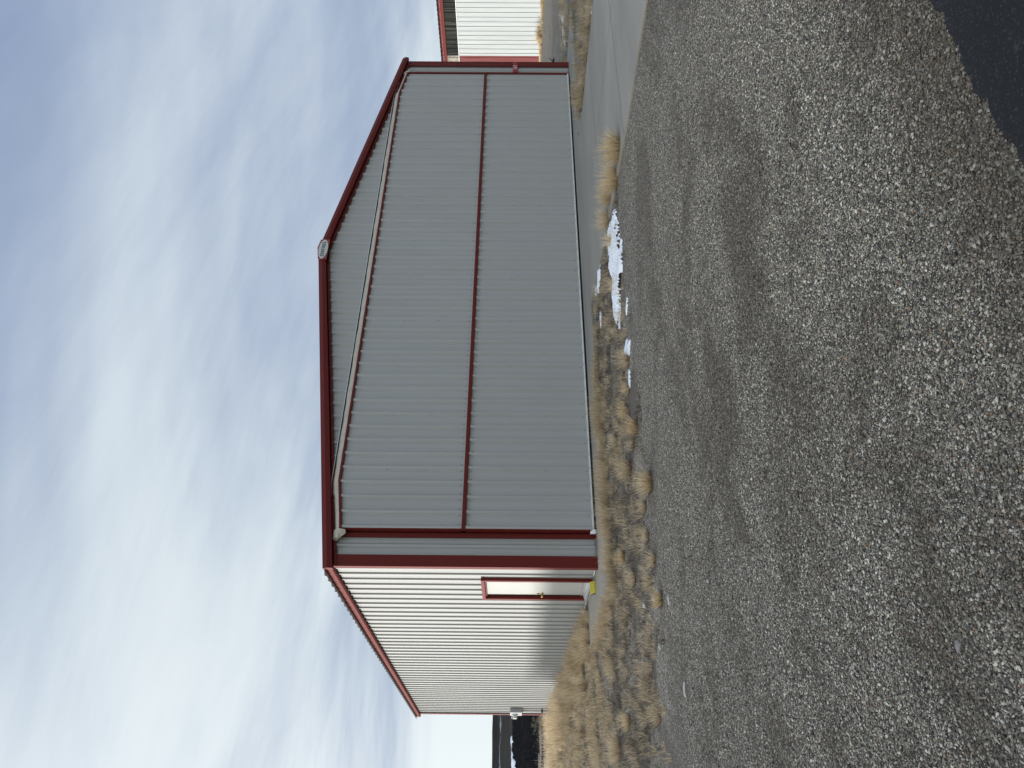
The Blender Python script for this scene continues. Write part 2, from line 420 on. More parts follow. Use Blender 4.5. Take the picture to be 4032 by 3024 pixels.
# ------------------------------------------------------------------ mesh helpers
class MB:
    """Collects shapes in world coordinates; build() links them as ONE mesh object."""
    def __init__(s): s.v, s.f, s.m = [], [], []

    def add(s, verts, faces, mi=0):
        o = len(s.v)
        s.v += [tuple(p) for p in verts]
        s.f += [tuple(i + o for i in f) for f in faces]
        s.m += [mi] * len(faces)
        return s

    def box(s, x0, x1, y0, y1, z0, z1, mi=0):
        v = [(x, y, z) for z in (z0, z1) for y in (y0, y1) for x in (x0, x1)]
        return s.add(v, [(0, 2, 3, 1), (4, 5, 7, 6), (0, 1, 5, 4), (2, 6, 7, 3), (0, 4, 6, 2), (1, 3, 7, 5)], mi)

    def prism(s, poly, d, mi=0):
        """poly: list of 3-D points of a planar outline; extruded along vector d, both ends capped."""
        n = len(poly)
        v = list(poly) + [tuple(Vector(p) + Vector(d)) for p in poly]
        f = [tuple(range(n))[::-1], tuple(range(n, 2 * n))] + [(i, (i + 1) % n, n + (i + 1) % n, n + i) for i in range(n)]
        return s.add(v, f, mi)

    def tube(s, pts, r, seg=8, mi=0, r_end=None):
        pts = [Vector(p) for p in pts]
        o = len(pts)
        v, f = [], []
        for i, p in enumerate(pts):
            t = (pts[min(i + 1, o - 1)] - pts[max(i - 1, 0)]).normalized()
            a = t.orthogonal().normalized(); b = t.cross(a)
            rr = r if r_end is None else r + (r_end - r) * i / (o - 1)
            v += [p + (a * math.cos(2 * math.pi * k / seg) + b * math.sin(2 * math.pi * k / seg)) * rr for k in range(seg)]
        for i in range(o - 1):
            f += [(i * seg + k, i * seg + (k + 1) % seg, (i + 1) * seg + (k + 1) % seg, (i + 1) * seg + k) for k in range(seg)]
        f += [tuple(range(seg))[::-1], tuple(range((o - 1) * seg, o * seg))]
        return s.add(v, f, mi)

    def ribbed(s, at, u0, u1, zb, zt, phase, breaks=(), pitch=0.305, h=0.030, mi=0, minor=True, rb=0.032, rtp=0.017):
        """Ribbed sheet. at(u, d, z) -> point, d = height off the sheet; zb, zt are numbers or functions of u."""
        fb = zb if callable(zb) else (lambda u: zb)
        ft = zt if callable(zt) else (lambda u: zt)
        prof = []
        k0 = int(math.floor((u0 - phase) / pitch)) - 1
        k1 = int(math.ceil((u1 - phase) / pitch)) + 1
        for k in range(k0, k1 + 1):
            c = phase + k * pitch
            prof += [(c - rb, 0), (c - rtp, h), (c + rtp, h), (c + rb, 0)]
            if minor:
                for q in (1 / 3, 2 / 3):
                    e = c + pitch * q
                    prof += [(e - 0.016, 0), (e - 0.007, 0.0045), (e + 0.007, 0.0045), (e + 0.016, 0)]
        us, ds = [p[0] for p in prof], [p[1] for p in prof]
        for b in [u0, u1] + list(breaks):
            prof.append((b, float(np.interp(b, us, ds))))
        prof = sorted({(round(u, 5), d) for u, d in prof if u0 - 1e-6 <= u <= u1 + 1e-6})
        v, f = [], []
        for u, d in prof:
            v += [at(u, d, fb(u)), at(u, d, ft(u))]
        for i in range(len(prof) - 1):
            f.append((2 * i, 2 * i + 2, 2 * i + 3, 2 * i + 1))
        return s.add(v, f, mi)

    def build(s, name, mats, parent=None, smooth=False, bevel=0.0):
        me = bpy.data.meshes.new(name)
        off = Vector(parent['_o']) if parent is not None and '_o' in parent else Vector((0, 0, 0))
        me.from_pydata([tuple(Vector(p) - off) for p in s.v], [], s.f)
        for mm in (mats if isinstance(mats, (list, tuple)) else [mats]): me.materials.append(mm)
        me.polygons.foreach_set('material_index', s.m)
        if smooth: me.polygons.foreach_set('use_smooth', [True] * len(me.polygons))
        bm = bmesh.new(); bm.from_mesh(me)
        if bevel:
            bmesh.ops.bevel(bm, geom=list(bm.edges), offset=bevel, segments=2, profile=0.5, affect='EDGES')
        bmesh.ops.recalc_face_normals(bm, faces=bm.faces) if not name.startswith('~') else None
        bm.to_mesh(me); bm.free()
        ob = bpy.data.objects.new(name, me)
        COL.objects.link(ob)
        if parent is not None:
            ob.parent = parent
            ob['_o'] = tuple(off)
        return ob


def tag(o, label=None, cat=None, group=None, kind=None):
    if label: o['label'] = label
    if cat: o['category'] = cat
    if group: o['group'] = group
    if kind: o['kind'] = kind
    return o


def thing(name, loc, label, cat, group=None):
    o = bpy.data.objects.new(name, None)
    o.empty_display_size = 0.2
    o.location = loc
    o['_o'] = tuple(loc)
    COL.objects.link(o)
    return tag(o, label, cat, group)


def lerp(a, b, t): return a + (b - a) * t


# ------------------------------------------------------------------ terrain
g = MB()
g.add([(-700, -500, -0.03), (800, -500, -0.03), (800, 60, -0.03), (-700, 60, -0.03)], [(0, 1, 2, 3)])
tag(g.build('ground', M['ground']), 'grey pea gravel and bare soil ground around the hangars', 'ground', kind='structure')

# asphalt where the photographer stands: edge parallel to the hangar front, crumbled
b = MB()
ex = np.arange(-40, 60.01, 0.03)
ey = -11.27 + 0.015 * np.sin(ex * 2.1) + 0.010 * np.sin(ex * 7.3 + 1) + RNG.normal(0, 0.012, len(ex))
top = [(x, y, -0.012) for x, y in zip(ex, ey)]
n = len(ex)
skirt = [(x, y + 0.03 + RNG.uniform(0, .02), -0.034) for x, y in zip(ex, ey)]
b.add(top + [(x, -60, -0.012) for x in ex] + skirt,
      [(i, i + 1, n + i + 1, n + i) for i in range(n - 1)] + [(i, 2 * n + i, 2 * n + i + 1, i + 1) for i in range(n - 1)])
tag(b.build('asphalt_road', M['asphalt']), 'black asphalt with a crumbled edge against the gravel', 'road', kind='structure')

# concrete: apron along the front, driveway out over the gravel, strip beside the entry door (one slab, saw-cut joints)
out = [(-0.90, 2.05), (-0.95, -1.33), (4.98, -1.33), (4.78, -2.2), (4.55, -3.2), (4.20, -5.2), (4.06, -6.4), (4.02, -9.4),
       (9.95, -9.4), (10.03, -5.0), (10.20, -2.1), (11.0, -1.45), (16.1, -1.40), (16.1, 0.5), (0.02, 0.5), (0.02, 2.05)]
b = MB(); b.prism([(x, y, -0.13) for x, y in out], (0, 0, 0.13))
slab = b.build('concrete_slab', M['concrete'], bevel=0.008)
tag(slab, 'pale worn concrete apron and driveway in front of the big door', 'concrete', kind='structure')
b = MB()
for x0, y0, x1, y1 in ((4.45, -3.62, 10.08, -3.70), (5.0, -1.36, 10.2, -1.95), (7.1, -1.7, 7.05, -9.38), (0.6, -0.55, 15.9, -0.62), (4.1, -6.1, 9.98, -6.2)):
    d = Vector((x1 - x0, y1 - y0, 0)); nn = Vector((-d.y, d.x, 0)).normalized() * 0.006
    p0, p1 = Vector((x0, y0, 0.002)), Vector((x1, y1, 0.002))
    b.add([p0 - nn, p1 - nn, p1 + nn, p0 + nn], [(0, 1, 2, 3)])
j = b.build('slab_joint', plain('joint_dirt', (0.10, 0.095, 0.085), 0.9)); j.parent = slab

# dark bank beyond the grass and the hills behind it
def terrain(name, xs, ys, zf, mat):
    X, Y = np.meshgrid(xs, ys)
    Z = zf(X, Y)
    me = bpy.data.meshes.new(name)
    nx, ny = len(xs), len(ys)
    vs = np.stack([X, Y, Z], -1).reshape(-1, 3)
    fs = [(r * nx + c, r * nx + c + 1, (r + 1) * nx + c + 1, (r + 1) * nx + c) for r in range(ny - 1) for c in range(nx - 1)]
    me.from_pydata(vs.tolist(), [], fs)
    me.materials.append(mat)
    me.polygons.foreach_set('use_smooth', [True] * len(fs))
    o = bpy.data.objects.new(name, me); COL.objects.link(o)
    return o


def wob(x, y, s, seed):
    r = np.random.default_rng(seed); z = 0
    for k in range(7):
        a, ph, fr = r.uniform(0, 2 * math.pi), r.uniform(0, 6.28), s * (1.6 ** k)
        z = z + np.sin((x * math.cos(a) + y * math.sin(a)) * fr + ph) * 0.62 ** k
    return z


BANK = lambda x, y: np.where(y < 18.2, -0.2, -0.02 + np.clip(y - 36.0, 0, 8) / 8.0 * 1.56 + 0.03 * wob(x, y, 0.9, 3) + 0.02 * wob(x, y, 3.1, 4))
o = terrain('hillside', np.arange(-18.5, 38.1, 0.5), np.concatenate([[17.9], np.arange(18.4, 46.1, 0.5)]), BANK, M['bank'])
tag(o, 'black scrubby bank beyond the dry grass with snow along its top', 'hillside', kind='structure')
HILL = lambda x, y: 1.30 + np.clip((y - 46) / 330, 0, 1) * 6.6 + np.where(y > 370, np.clip((y - 370) / 40, 0, 1) * 4.6, 0) * (1 + 0.05 * wob(x, y, 0.03, 8)) \
    + 0.12 * wob(x, y, 0.05, 5) * np.clip((y - 46) / 80, 0, 1) + 0.12 * wob(x, y, 0.25, 6) * np.clip((y - 300) / 80, 0, 1)
ys = np.concatenate([np.arange(46, 120, 4), np.arange(120, 440, 8), [460, 520, 600]])
o = terrain('hills', np.arange(-560, 640, 8.0), ys, HILL, M['hills'])
tag(o, 'low brown hills flecked with snow on the horizon', 'hills', kind='structure')

# ------------------------------------------------------------------ the hangar
W, L, HE, PKX, PKZ, EZ = 15.316, 14.87, 4.745, 7.641, 6.20, 4.91
def roofline(x):                                     # top edge of the rake trim
    return EZ + (PKZ - EZ) * (1 - abs(x - PKX) / (PKX + 0.12))
DX0, DX1, DC0, DC1 = 0.62, 14.60, 1.57, 13.64        # bifold door: sides and the corners where its top bends
def doortop(x):
    return lerp(4.70, 4.855, min(1, (x - DX0) / (DC0 - DX0))) if x < DC0 else (4.855 if x < DC1 else lerp(4.855, 4.70, (x - DC1) / (DX1 - DC1)))

H = thing('hangar', (0, 0, 0), 'large light grey ribbed metal hangar with dark red trim and a wide bifold door', 'hangar')
ED0, ED1, EDZ0, EDZ1 = 0.715, 1.735, 0.12, 2.06      # entry door opening

# front wall (around the bifold door), gable up to the rake
b = MB()
FR = dict(h=0.048, rb=0.050, rtp=0.014)              # the front sheets' ribs
fat = lambda u, d, z: (u, -d, z)
b.ribbed(fat, 0.0, 0.60, 0.03, lambda u: roofline(u) - 0.20, 0.045, **FR)
b.ribbed(fat, 0.60, 14.70, lambda u: doortop(max(DX0, min(DX1, u))) - 0.1, lambda u: roofline(u) - 0.20, 0.045, (DX0, DC0, DC1, DX1, PKX), **FR)
b.ribbed(fat, 14.70, W, 0.03, lambda u: roofline(u) - 0.20, 0.045, **FR)
for k in range(1, 49):                               # closure screws
    x = 0.045 + 0.305 * k + 0.11
    if x > 15.1: break
    for z in ((1.15, 2.6, 3.95) if x < 0.58 or x > 14.72 else ()):
        b.box(x - .007, x + .007, -0.006, 0.0, z - .007, z + .007, 1)
b.build('wall', [M['panel'], M['screw']], H)

# side wall towards the entry door, with the opening left free
lat = lambda u, d, z: (-d, u, z)
b = MB()
b.ribbed(lat, 0.0, ED0 - 0.03, 0.05, 4.80, 0.145, h=0.030, rb=0.030, rtp=0.018)
b.ribbed(lat, ED0 - 0.03, ED1 + 0.03, EDZ1 + 0.02, 4.80, 0.145, h=0.030, rb=0.030, rtp=0.018)
b.ribbed(lat, ED1 + 0.03, L, 0.05, 4.80, 0.145, h=0.030, rb=0.030, rtp=0.018)
for k in range(49):
    if k % 3 != 1: continue
    y = 0.145 + 0.305 * k + 0.06
    for z in (0.9, 1.62, 2.35, 3.05, 3.75, 4.40):
        if ED0 - .1 < y < ED1 + .1 and z < 2.2: continue
        b.box(-0.008, 0.0, y - .008, y + .008, z - .008, z + .008, 1)
b.build('wall', [M['panel_dimmed'], M['screw']], H)
b = MB()
b.ribbed(lambda u, d, z: (W + d, u, z), 0.0, L, 0.05, 4.80, 0.145)
b.build('wall', M['panel_dimmed'], H)
b = MB()
b.ribbed(lambda u, d, z: (u, L + d, z), 0.0, W, 0.05, lambda u: roofline(u) - 0.15, 0.045, (PKX,))
b.build('wall', M['panel'], H)
# footing under the sheets
b = MB()
b.add([(0.015, -.012, 0), (0.6, -.012, 0), (0.6, .2, 0), (.2, .2, 0), (.2, L, 0), (0.0, L, 0), (0.0, 0.0, 0)], [(0, 1, 2, 3, 4, 5, 6)])
b = MB().prism([(x, y, -0.1) for x, y, z in b.v], (0, 0, 0.146))
b.build('footing', M['chunk'], H)
b = MB().box(14.7, W - .015, -0.012, 0.2, -0.1, 0.045)
b.build('footing', M['chunk'], H)
# pale foam closure strip poking out under the side sheets, broken up by the ribs
for ya, yb in ((0.04, ED0 - .08), (ED1 + .08, L)):
    b = MB()
    pr = []
    for k in range(0, 50):
        y = 0.145 + .305 * k
        for yy, xx in ((y - .04, -0.027), (y - .038, -0.002), (y + .038, -0.002), (y + .04, -0.027)):
            if ya < yy < yb: pr.append((xx, yy))
    vv = [(x, y, z) for z in (0.028, 0.049) for x, y in pr]
    n_ = len(pr)
    b.add(vv, [(i_, i_ + 1, n_ + i_ + 1, n_ + i_) for i_ in range(n_ - 1)])
    b.build('foam_closure', M['white'], H)

# roof: two ribbed slopes
b = MB()
pitch = (PKZ - EZ) / (PKX + 0.12)
rp = lambda u, d, x: (x, u, roofline(x) - 0.035 + d)
for xa, xb in ((-0.20, PKX), (PKX, W + 0.20)):
    bb = MB(); bb.ribbed(lambda u, d, t: rp(u, d, lerp(xa, xb, t)), -0.10, L + 0.12, 0.0, 1.0, 0.02, rb=0.045, rtp=0.022)
    b.add(bb.v, bb.f)
b.box(PKX - .15, PKX + .15, -0.08, L + 0.1, PKZ - 0.03, PKZ + 0.012)
b.build('roof', M['roof'], H)
# rake trim, folded in two bands, both gables
def rake(y_out, sgn, name='rake_trim'):
    sec = [(0.02, 0.0), (-0.125, 0.0), (-0.165, -0.088), (-0.150, -0.178), (-0.06, -0.178), (-0.06, -0.03), (0.02, -0.03)]
    for xa, xb in ((-0.125, PKX), (PKX, 2 * PKX + 0.125)):
        b = MB()
        pts = [[(x, y_out + sgn * yy, roofline(x) + zz) for yy, zz in sec] for x in (xa, xb)]
        n = len(sec)
        b.add(pts[0] + pts[1], [tuple(range(n))[::-1], tuple(range(n, 2 * n))] + [(i, (i + 1) % n, n + (i + 1) % n, n + i) for i in range(n)])
        b.build(name, M['red'], H)
rake(0.0, 1)
rake(L, -1)
b = MB()                                             # flange against the wall below the rake, with its screws
for xa, xb in ((-0.04, PKX), (PKX, W + 0.04)):
    P0 = [(xa, -0.064, roofline(xa) - 0.245), (xa, -0.064, roofline(xa) - 0.192), (xa, -0.034, roofline(xa) - 0.192), (xa, -0.034, roofline(xa) - 0.245)]
    b.prism(P0, (xb - xa, 0, roofline(xb) - roofline(xa)))
k = 0.3
while k < W:
    z = roofline(k) - 0.218
    b.box(k - .008, k + .008, -0.069, -0.064, z - .008, z + .008, 1); k += 0.305
b.build('flange', [M['red'], M['screw']], H)
# eave trims along the side walls
for x0, sg in ((0, -1), (W, 1)):
    b = MB()
    sec = [(0.0, 4.86), (0.06, 4.875), (0.105, 4.86), (0.118, 4.815), (0.105, 4.765), (0.085, 4.745), (0.052, 4.745), (0.052, 4.80), (0.0, 4.80)]
    b.prism([(x0 + sg * x, -0.045, z) for x, z in sec], (0, L + 0.12, 0))
    for k in range(48):
        y = 0.2 + .305 * k
        b.box(x0 + sg * 0.118 - .004, x0 + sg * 0.118 + .004, y - .009, y + .009, 4.806, 4.824, 1)
    b.build('eave_trim', [M['red'], M['screw']], H)
b = MB()                                             # dark gaps between ribs and eave trim
b.box(-0.043, -0.001, 0.06, L - .06, 4.742, 4.80)
b.build('closure_strip', M['black'], H)
# corner trims
def corner(cx, cy, sx, sy, wf, ws, ztop):
    b = MB(); t = 0.054
    p = [(cx + sx * t, cy + sy * t), (cx - sx * wf, cy + sy * t), (cx - sx * (wf + .006), cy + sy * 0.028), (cx - sx * wf, cy + sy * (t - .008)),
         (cx + sx * (t - .006), cy + sy * (t - .006)), (cx + sx * (t - .006), cy - sy * ws), (cx + sx * t, cy - sy * ws)]
    b.prism([(x, y, 0.0) for x, y in p], (0, 0, ztop))
    b.build('corner_trim', M['red'], H)
corner(0, 0, -1, -1, 0.165, 0.045, HE)
corner(W, 0, 1, -1, 0.165, 0.045, HE)
corner(0, L, -1, 1, 0.10, 0.12, HE)

# bifold door: core, two ribbed leaves, red trims, canvas flap above, bottom seal
zM = 2.435
b = MB()
core = [(DX0 + .004, 0.095), (DX1 - .004, 0.095), (DX1 - .004, 4.69), (DC1, 4.845), (DC0, 4.845), (DX0 + .004, 4.69)]
b.prism([(x, -0.012, z) for x, z in core], (0, -0.125, 0))
D = b.build('bifold_door', M['black'], H)
dat = lambda u, d, z: (u, -0.142 - d, z)
for zb, zt in ((0.075, zM - 0.035), (zM + 0.035, lambda u: doortop(u) - 0.045)):
    b = MB()
    b.ribbed(dat, DX0 + .002, DX1 - .002, zb, zt, 0.045, (DC0, DC1), **FR)
    for k in range(1, 48):
        x = 0.045 + .305 * k
        for dx in (-.07, .06):
            if DX0 + .05 < x + dx < DX1 - .05:
                b.box(x + dx - .008, x + dx + .008, -0.149, -0.142, (zb if zb > 1 else zM - 0.035) + (0.05 if zb > 1 else -0.075), (zb if zb > 1 else zM - 0.035) + (0.066 if zb > 1 else -0.059), 1)
        if zb < 1 and DX0 + .1 < x < DX1 - .1:
            b.box(x - .06, x - .044, -0.149, -0.142, 0.12, 0.136, 1)
        if k % 4 == 2 and DX0 < x < DX1:
            for z in ((0.9, 1.6) if zb < 1 else (3.2, 3.95)):
                b.box(x - .055, x - .040, -0.149, -0.142, z, z + .015, 1)
    b.build('door_leaf', [M['panel'], M['screw']], D)
b = MB(); b.box(DX0 - .02, DX1 + .02, -0.196, -0.14, zM - 0.037, zM + 0.037)
b.build('mid_trim', M['red'], D, bevel=0.004)
for x0, x1 in ((DX0 - .012, DX0 + 0.004), (DX1 - .004, DX1 + .012)):
    b = MB(); b.box(x0, x1, -0.175, 0.0, 0.075, zM - 0.037).box(x0, x1, -0.175, 0.0, zM + 0.037, 4.70)
    b.build('side_trim', M['red'], D)
b = MB()
for xa, xb in ((DX0 - .012, DC0), (DC0, DC1), (DC1, DX1 + .012)):
    za, zb = doortop(max(DX0, xa)), doortop(min(DX1, xb))
    b.prism([(xa, -0.194, za - 0.046), (xa, -0.194, za), (xa, -0.14, za), (xa, -0.14, za - 0.046)], (xb - xa, 0, zb - za))
b.build('top_trim', M['red'], D)
# canvas flap: sags and wrinkles along its length
b = MB()
xs = np.arange(0.44, 14.79, 0.07)
rows = 5
vv = []
for i, x in enumerate(xs):
    zt = doortop(max(DX0, min(DX1, x))) + 0.002
    hh = 0.118 if 1.3 < x < 13.8 else 0.095
    for r in range(rows):
        t = r / (rows - 1)
        w = 0.010 * math.sin(x * 5.1 + 2 * t) + 0.007 * math.sin(x * 13 + 5 * t) + RNG.normal(0, 0.002)
        vv.append((x, -0.172 + 0.105 * t - 0.03 * math.sin(math.pi * t) + w * math.sin(math.pi * min(1, t + .2)), zt + hh * t + 0.4 * w * t))
nx = len(xs)
b.add(vv, [(i * rows + r, (i + 1) * rows + r, (i + 1) * rows + r + 1, i * rows + r + 1) for i in range(nx - 1) for r in range(rows - 1)])
# crumpled ends of the flap hanging past the door corners
for s, xe in ((1, 0.44), (-1, 14.78)):
    q = lambda dx, y, z: (xe + s * dx, y, z)
    b.add([q(0.0, -0.065, 4.83), q(0.16, -0.10, 4.815), q(0.17, -0.19, 4.73), q(0.10, -0.215, 4.665), q(0.145, -0.20, 4.585), q(0.085, -0.16, 4.575),
           q(0.03, -0.13, 4.66), q(-0.03, -0.06, 4.755)],
          [(0, 1, 2), (0, 2, 3), (3, 2, 4), (3, 4, 5), (0, 3, 6), (3, 5, 6), (0, 6, 7)])
b.build('canvas_flap', M['canvas'], D, smooth=True)
b = MB()                                             # dark rail and thin white edge over the flap
for xa, xb in ((0.46, DC0), (DC0, DC1), (DC1, 14.76)):
    za, zb = doortop(max(DX0, xa)) + 0.105, doortop(min(DX1, xb)) + 0.105
    b.prism([(xa, -0.062, za), (xa, -0.062, za + 0.045), (xa, -0.030, za + 0.045), (xa, -0.030, za)], (xb - xa, 0, zb - za))
    b.prism([(xa, -0.068, za + .0455), (xa, -0.068, za + 0.056), (xa, -0.030, za + 0.056), (xa, -0.030, za + .0455)], (xb - xa, 0, zb - za), 1)
b.build('rail', [M['black'], M['white']], H)
b = MB()
b.box(DX0 - .01, DX1 + .01, -0.178, -0.150, 0.046, 0.0755)
b.add([(0.575, -0.19, 0.012), (0.625, -0.20, 0.03), (0.62, -0.19, 0.075), (0.60, -0.17, 0.115), (0.555, -0.14, 0.12), (0.55, -0.15, 0.03)], [(0, 1, 2, 3), (0, 3, 4, 5)])
b.build('bottom_seal', M['white'], D)
b = MB(); b.box(DX0, DX1, -0.12, -0.02, 0.004, 0.094)  # black strip standing in for the shadow line under the door
b.build('bottom_gap_shade', M['black'], D)
for x0, x1 in ((0.505, 0.585), (14.665, 14.84)):     # jamb trims on the wall
    b = MB(); b.box(x0, x1, -0.056, -0.002, 0.0, 4.70)
    b.build('jamb_trim', M['red'], H)

# entry door in the side wall
b = MB(); b.box(0.012, 0.05, ED0 + .02, ED1 - .02, 0.175, EDZ1 - .03)
E = b.build('entry_door', M['door'], H, bevel=0.003)
b = MB()
b.box(-0.066, 0.06, 0.645, ED0, 0.055, EDZ1)                       # near casing
b.box(-0.066, 0.06, ED1, 1.808, 0.055, EDZ1)                       # far casing
b.box(-0.072, 0.06, 0.64, 1.813, EDZ1, 2.125)                      # head
b.box(-0.02, 0.012, ED1 - 0.02, ED1, 0.15, EDZ1).box(-0.02, 0.012, ED0, ED0 + .02, 0.15, EDZ1).box(-0.02, 0.012, ED0, ED1, EDZ1 - .03, EDZ1)
b.build('door_frame', M['red'], E, bevel=0.003)
b = MB(); b.box(0.000, 0.0125, ED1 - 0.045, ED1 - 0.0205, 0.175, EDZ1 - .03)
b.build('weather_strip', M['black'], E)
b = MB()
b.prism([(-0.085, ED0 - .03, 0.055), (-0.085, ED0 - .03, 0.085), (-0.01, ED0 - .03, 0.125), (0.05, ED0 - .03, 0.125), (0.05, ED0 - .03, 0.055)], (0, ED1 - ED0 + .06, 0))
b.box(0.004, 0.012, ED0 + .02, ED1 - .02, 0.128, 0.172)
b.build('threshold', M['alu'], E)
b = MB()
b.tube([(0.012, 1.62, 0.945), (0.006, 1.62, 0.945)], 0.034, 14).tube([(0.006, 1.62, 0.945), (-0.03, 1.62, 0.945)], 0.012, 10)
b.tube([(-0.028, 1.62, 0.945), (-0.036, 1.62, 0.945), (-0.048, 1.62, 0.945), (-0.058, 1.62, 0.945), (-0.062, 1.62, 0.945)], 0.026, 14)
b.tube([(0.012, 1.62, 1.02), (-0.004, 1.62, 1.02)], 0.026, 12)
b.build('door_knob', M['brass'], E, smooth=True)

# ------------------------------------------------------------------ signs
def polyline_mesh(b, pts, w, frm, th, mi=0):
    """flat stroke with mitred joints: pts in the sign's own 2-D coordinates, frm maps (a, c, depth) to a point."""
    P = [Vector((p[0], p[1])) for p in pts]
    closed = (P[0] - P[-1]).length < 1e-6
    if closed: P = P[:-1]
    n = len(P); Lf, Rt = [], []
    for i in range(n):
        a = P[i - 1] if (i > 0 or closed) else P[i]
        c = P[(i + 1) % n] if (i < n - 1 or closed) else P[i]
        d1 = (P[i] - a).normalized() if (P[i] - a).length > 1e-9 else (c - P[i]).normalized()
        d2 = (c - P[i]).normalized() if (c - P[i]).length > 1e-9 else d1
        nn = Vector((-(d1 + d2).y, (d1 + d2).x)).normalized()
        k = 1 / max(0.45, nn.dot(Vector((-d1.y, d1.x))))
        Lf.append(P[i] + nn * w / 2 * k); Rt.append(P[i] - nn * w / 2 * k)
    m = n if closed else n - 1
    v = [frm(p.x, p.y, th) for p in Lf] + [frm(p.x, p.y, th) for p in Rt] + [frm(p.x, p.y, 0) for p in Lf] + [frm(p.x, p.y, 0) for p in Rt]
    f = []
    for i in range(m):
        jn = (i + 1) % n
        f += [(i, jn, n + jn, n + i), (i, jn, 2 * n + jn, 2 * n + i), (n + i, n + jn, 3 * n + jn, 3 * n + i)]
    b.add(v, f, mi)

S = thing('gable_sign', (7.585, -0.17, 5.95), 'pale oval badge reading SENTINEL on a red plate at the roof peak', 'sign')
b = MB()
pl = [(7.27, roofline(7.27) + 0.004), (PKX, PKZ + 0.006), (7.90, roofline(7.90) + 0.004), (7.90, 5.945), (7.27, 5.945)]
b.prism([(x, -0.168, z) for x, z in pl], (0, -0.012, 0))
b.build('plate', painted_metal('plate_red', (0.30, 0.05, 0.035), 0.4), S)
b = MB()
ov = [(7.588 + 0.300 * math.cos(t), -0.181, 6.062 + 0.106 * math.sin(t)) for t in np.linspace(0, 2 * math.pi, 48, endpoint=False)]
b.prism(ov, (0, -0.008, 0))
b.build('emblem', M['badge'], S)
b = MB()
th, tw, hh = 0.016, 0.006, 0.078                     # thick stem, thin bar, letter height
LW = dict(S=0.048, E=0.050, N=0.060, T=0.052, I=0.022, L=0.048)
tot = sum(LW[c] for c in 'SENTINEL') + 7 * 0.012
x = 7.588 - tot / 2
sf = lambda a, c, d: (a, -0.1892 - d * 0.004, c)
def bar(x0, x1, z0, z1): b.box(x0, x1, -0.1925, -0.1892, z0, z1)
z0 = 6.062 - hh / 2
for ch in 'SENTINEL':
    w = LW[ch]
    if ch == 'S':
        c = [(w * .92, hh * .80), (w * .80, hh * .95), (w * .45, hh * .97), (w * .16, hh * .84), (w * .16, hh * .66), (w * .40, hh * .54), (w * .70, hh * .44), (w * .88, hh * .30), (w * .82, hh * .12), (w * .5, hh * .03), (w * .18, hh * .06), (w * .07, hh * .22)]
        polyline_mesh(b, [(x + p, z0 + q) for p, q in c], 0.011, sf, 1)
    elif ch == 'E':
        bar(x + .008, x + .008 + th, z0, z0 + hh); bar(x, x + .008, z0, z0 + tw); bar(x, x + .008, z0 + hh - tw, z0 + hh)
        for q in (0, hh - tw): bar(x + .008 + th, x + w, z0 + q, z0 + q + tw)
        bar(x + .008 + th, x + w * .8, z0 + hh / 2 - tw / 2, z0 + hh / 2 + tw / 2)
        bar(x + w - .005, x + w, z0 + tw, z0 + .022); bar(x + w - .005, x + w, z0 + hh - .022, z0 + hh - tw)
    elif ch == 'N':
        bar(x + .006, x + .006 + tw, z0, z0 + hh); bar(x + w - .012, x + w - .012 + tw, z0, z0 + hh)
        polyline_mesh(b, [(x + .012, z0 + hh - .002), (x + w - .010, z0 + .002)], th * 1.05, sf, 1.2)
        bar(x, x + .006, z0, z0 + tw); bar(x + .012, x + .018, z0, z0 + tw); bar(x + w - .018, x + w - .012, z0 + hh - tw, z0 + hh); bar(x + w - .006, x + w, z0 + hh - tw, z0 + hh)
    elif ch == 'T':
        bar(x + w / 2 - th / 2, x + w / 2 + th / 2, z0, z0 + hh); bar(x, x + w / 2 - th / 2, z0 + hh - tw, z0 + hh); bar(x + w / 2 + th / 2, x + w, z0 + hh - tw, z0 + hh)
        bar(x, x + .005, z0 + hh - .022, z0 + hh - tw); bar(x + w - .005, x + w, z0 + hh - .022, z0 + hh - tw); bar(x + w / 2 - th / 2 - .007, x + w / 2 - th / 2, z0, z0 + tw); bar(x + w / 2 + th / 2, x + w / 2 + th / 2 + .007, z0, z0 + tw)
    elif ch == 'I':
        bar(x + w / 2 - th / 2, x + w / 2 + th / 2, z0, z0 + hh)
        for q in (0, hh - tw): bar(x, x + w / 2 - th / 2, z0 + q, z0 + q + tw); bar(x + w / 2 + th / 2, x + w, z0 + q, z0 + q + tw)
    elif ch == 'L':
        bar(x + .008, x + .008 + th, z0, z0 + hh); bar(x, x + .008, z0, z0 + tw); bar(x, x + .008, z0 + hh - tw, z0 + hh); bar(x + .008 + th, x + .016 + th, z0 + hh - tw, z0 + hh)
        bar(x + .008 + th, x + w, z0, z0 + tw); bar(x + w - .005, x + w, z0 + tw, z0 + .026)
    x += w + 0.012
b.build('lettering', M['ink'], S)

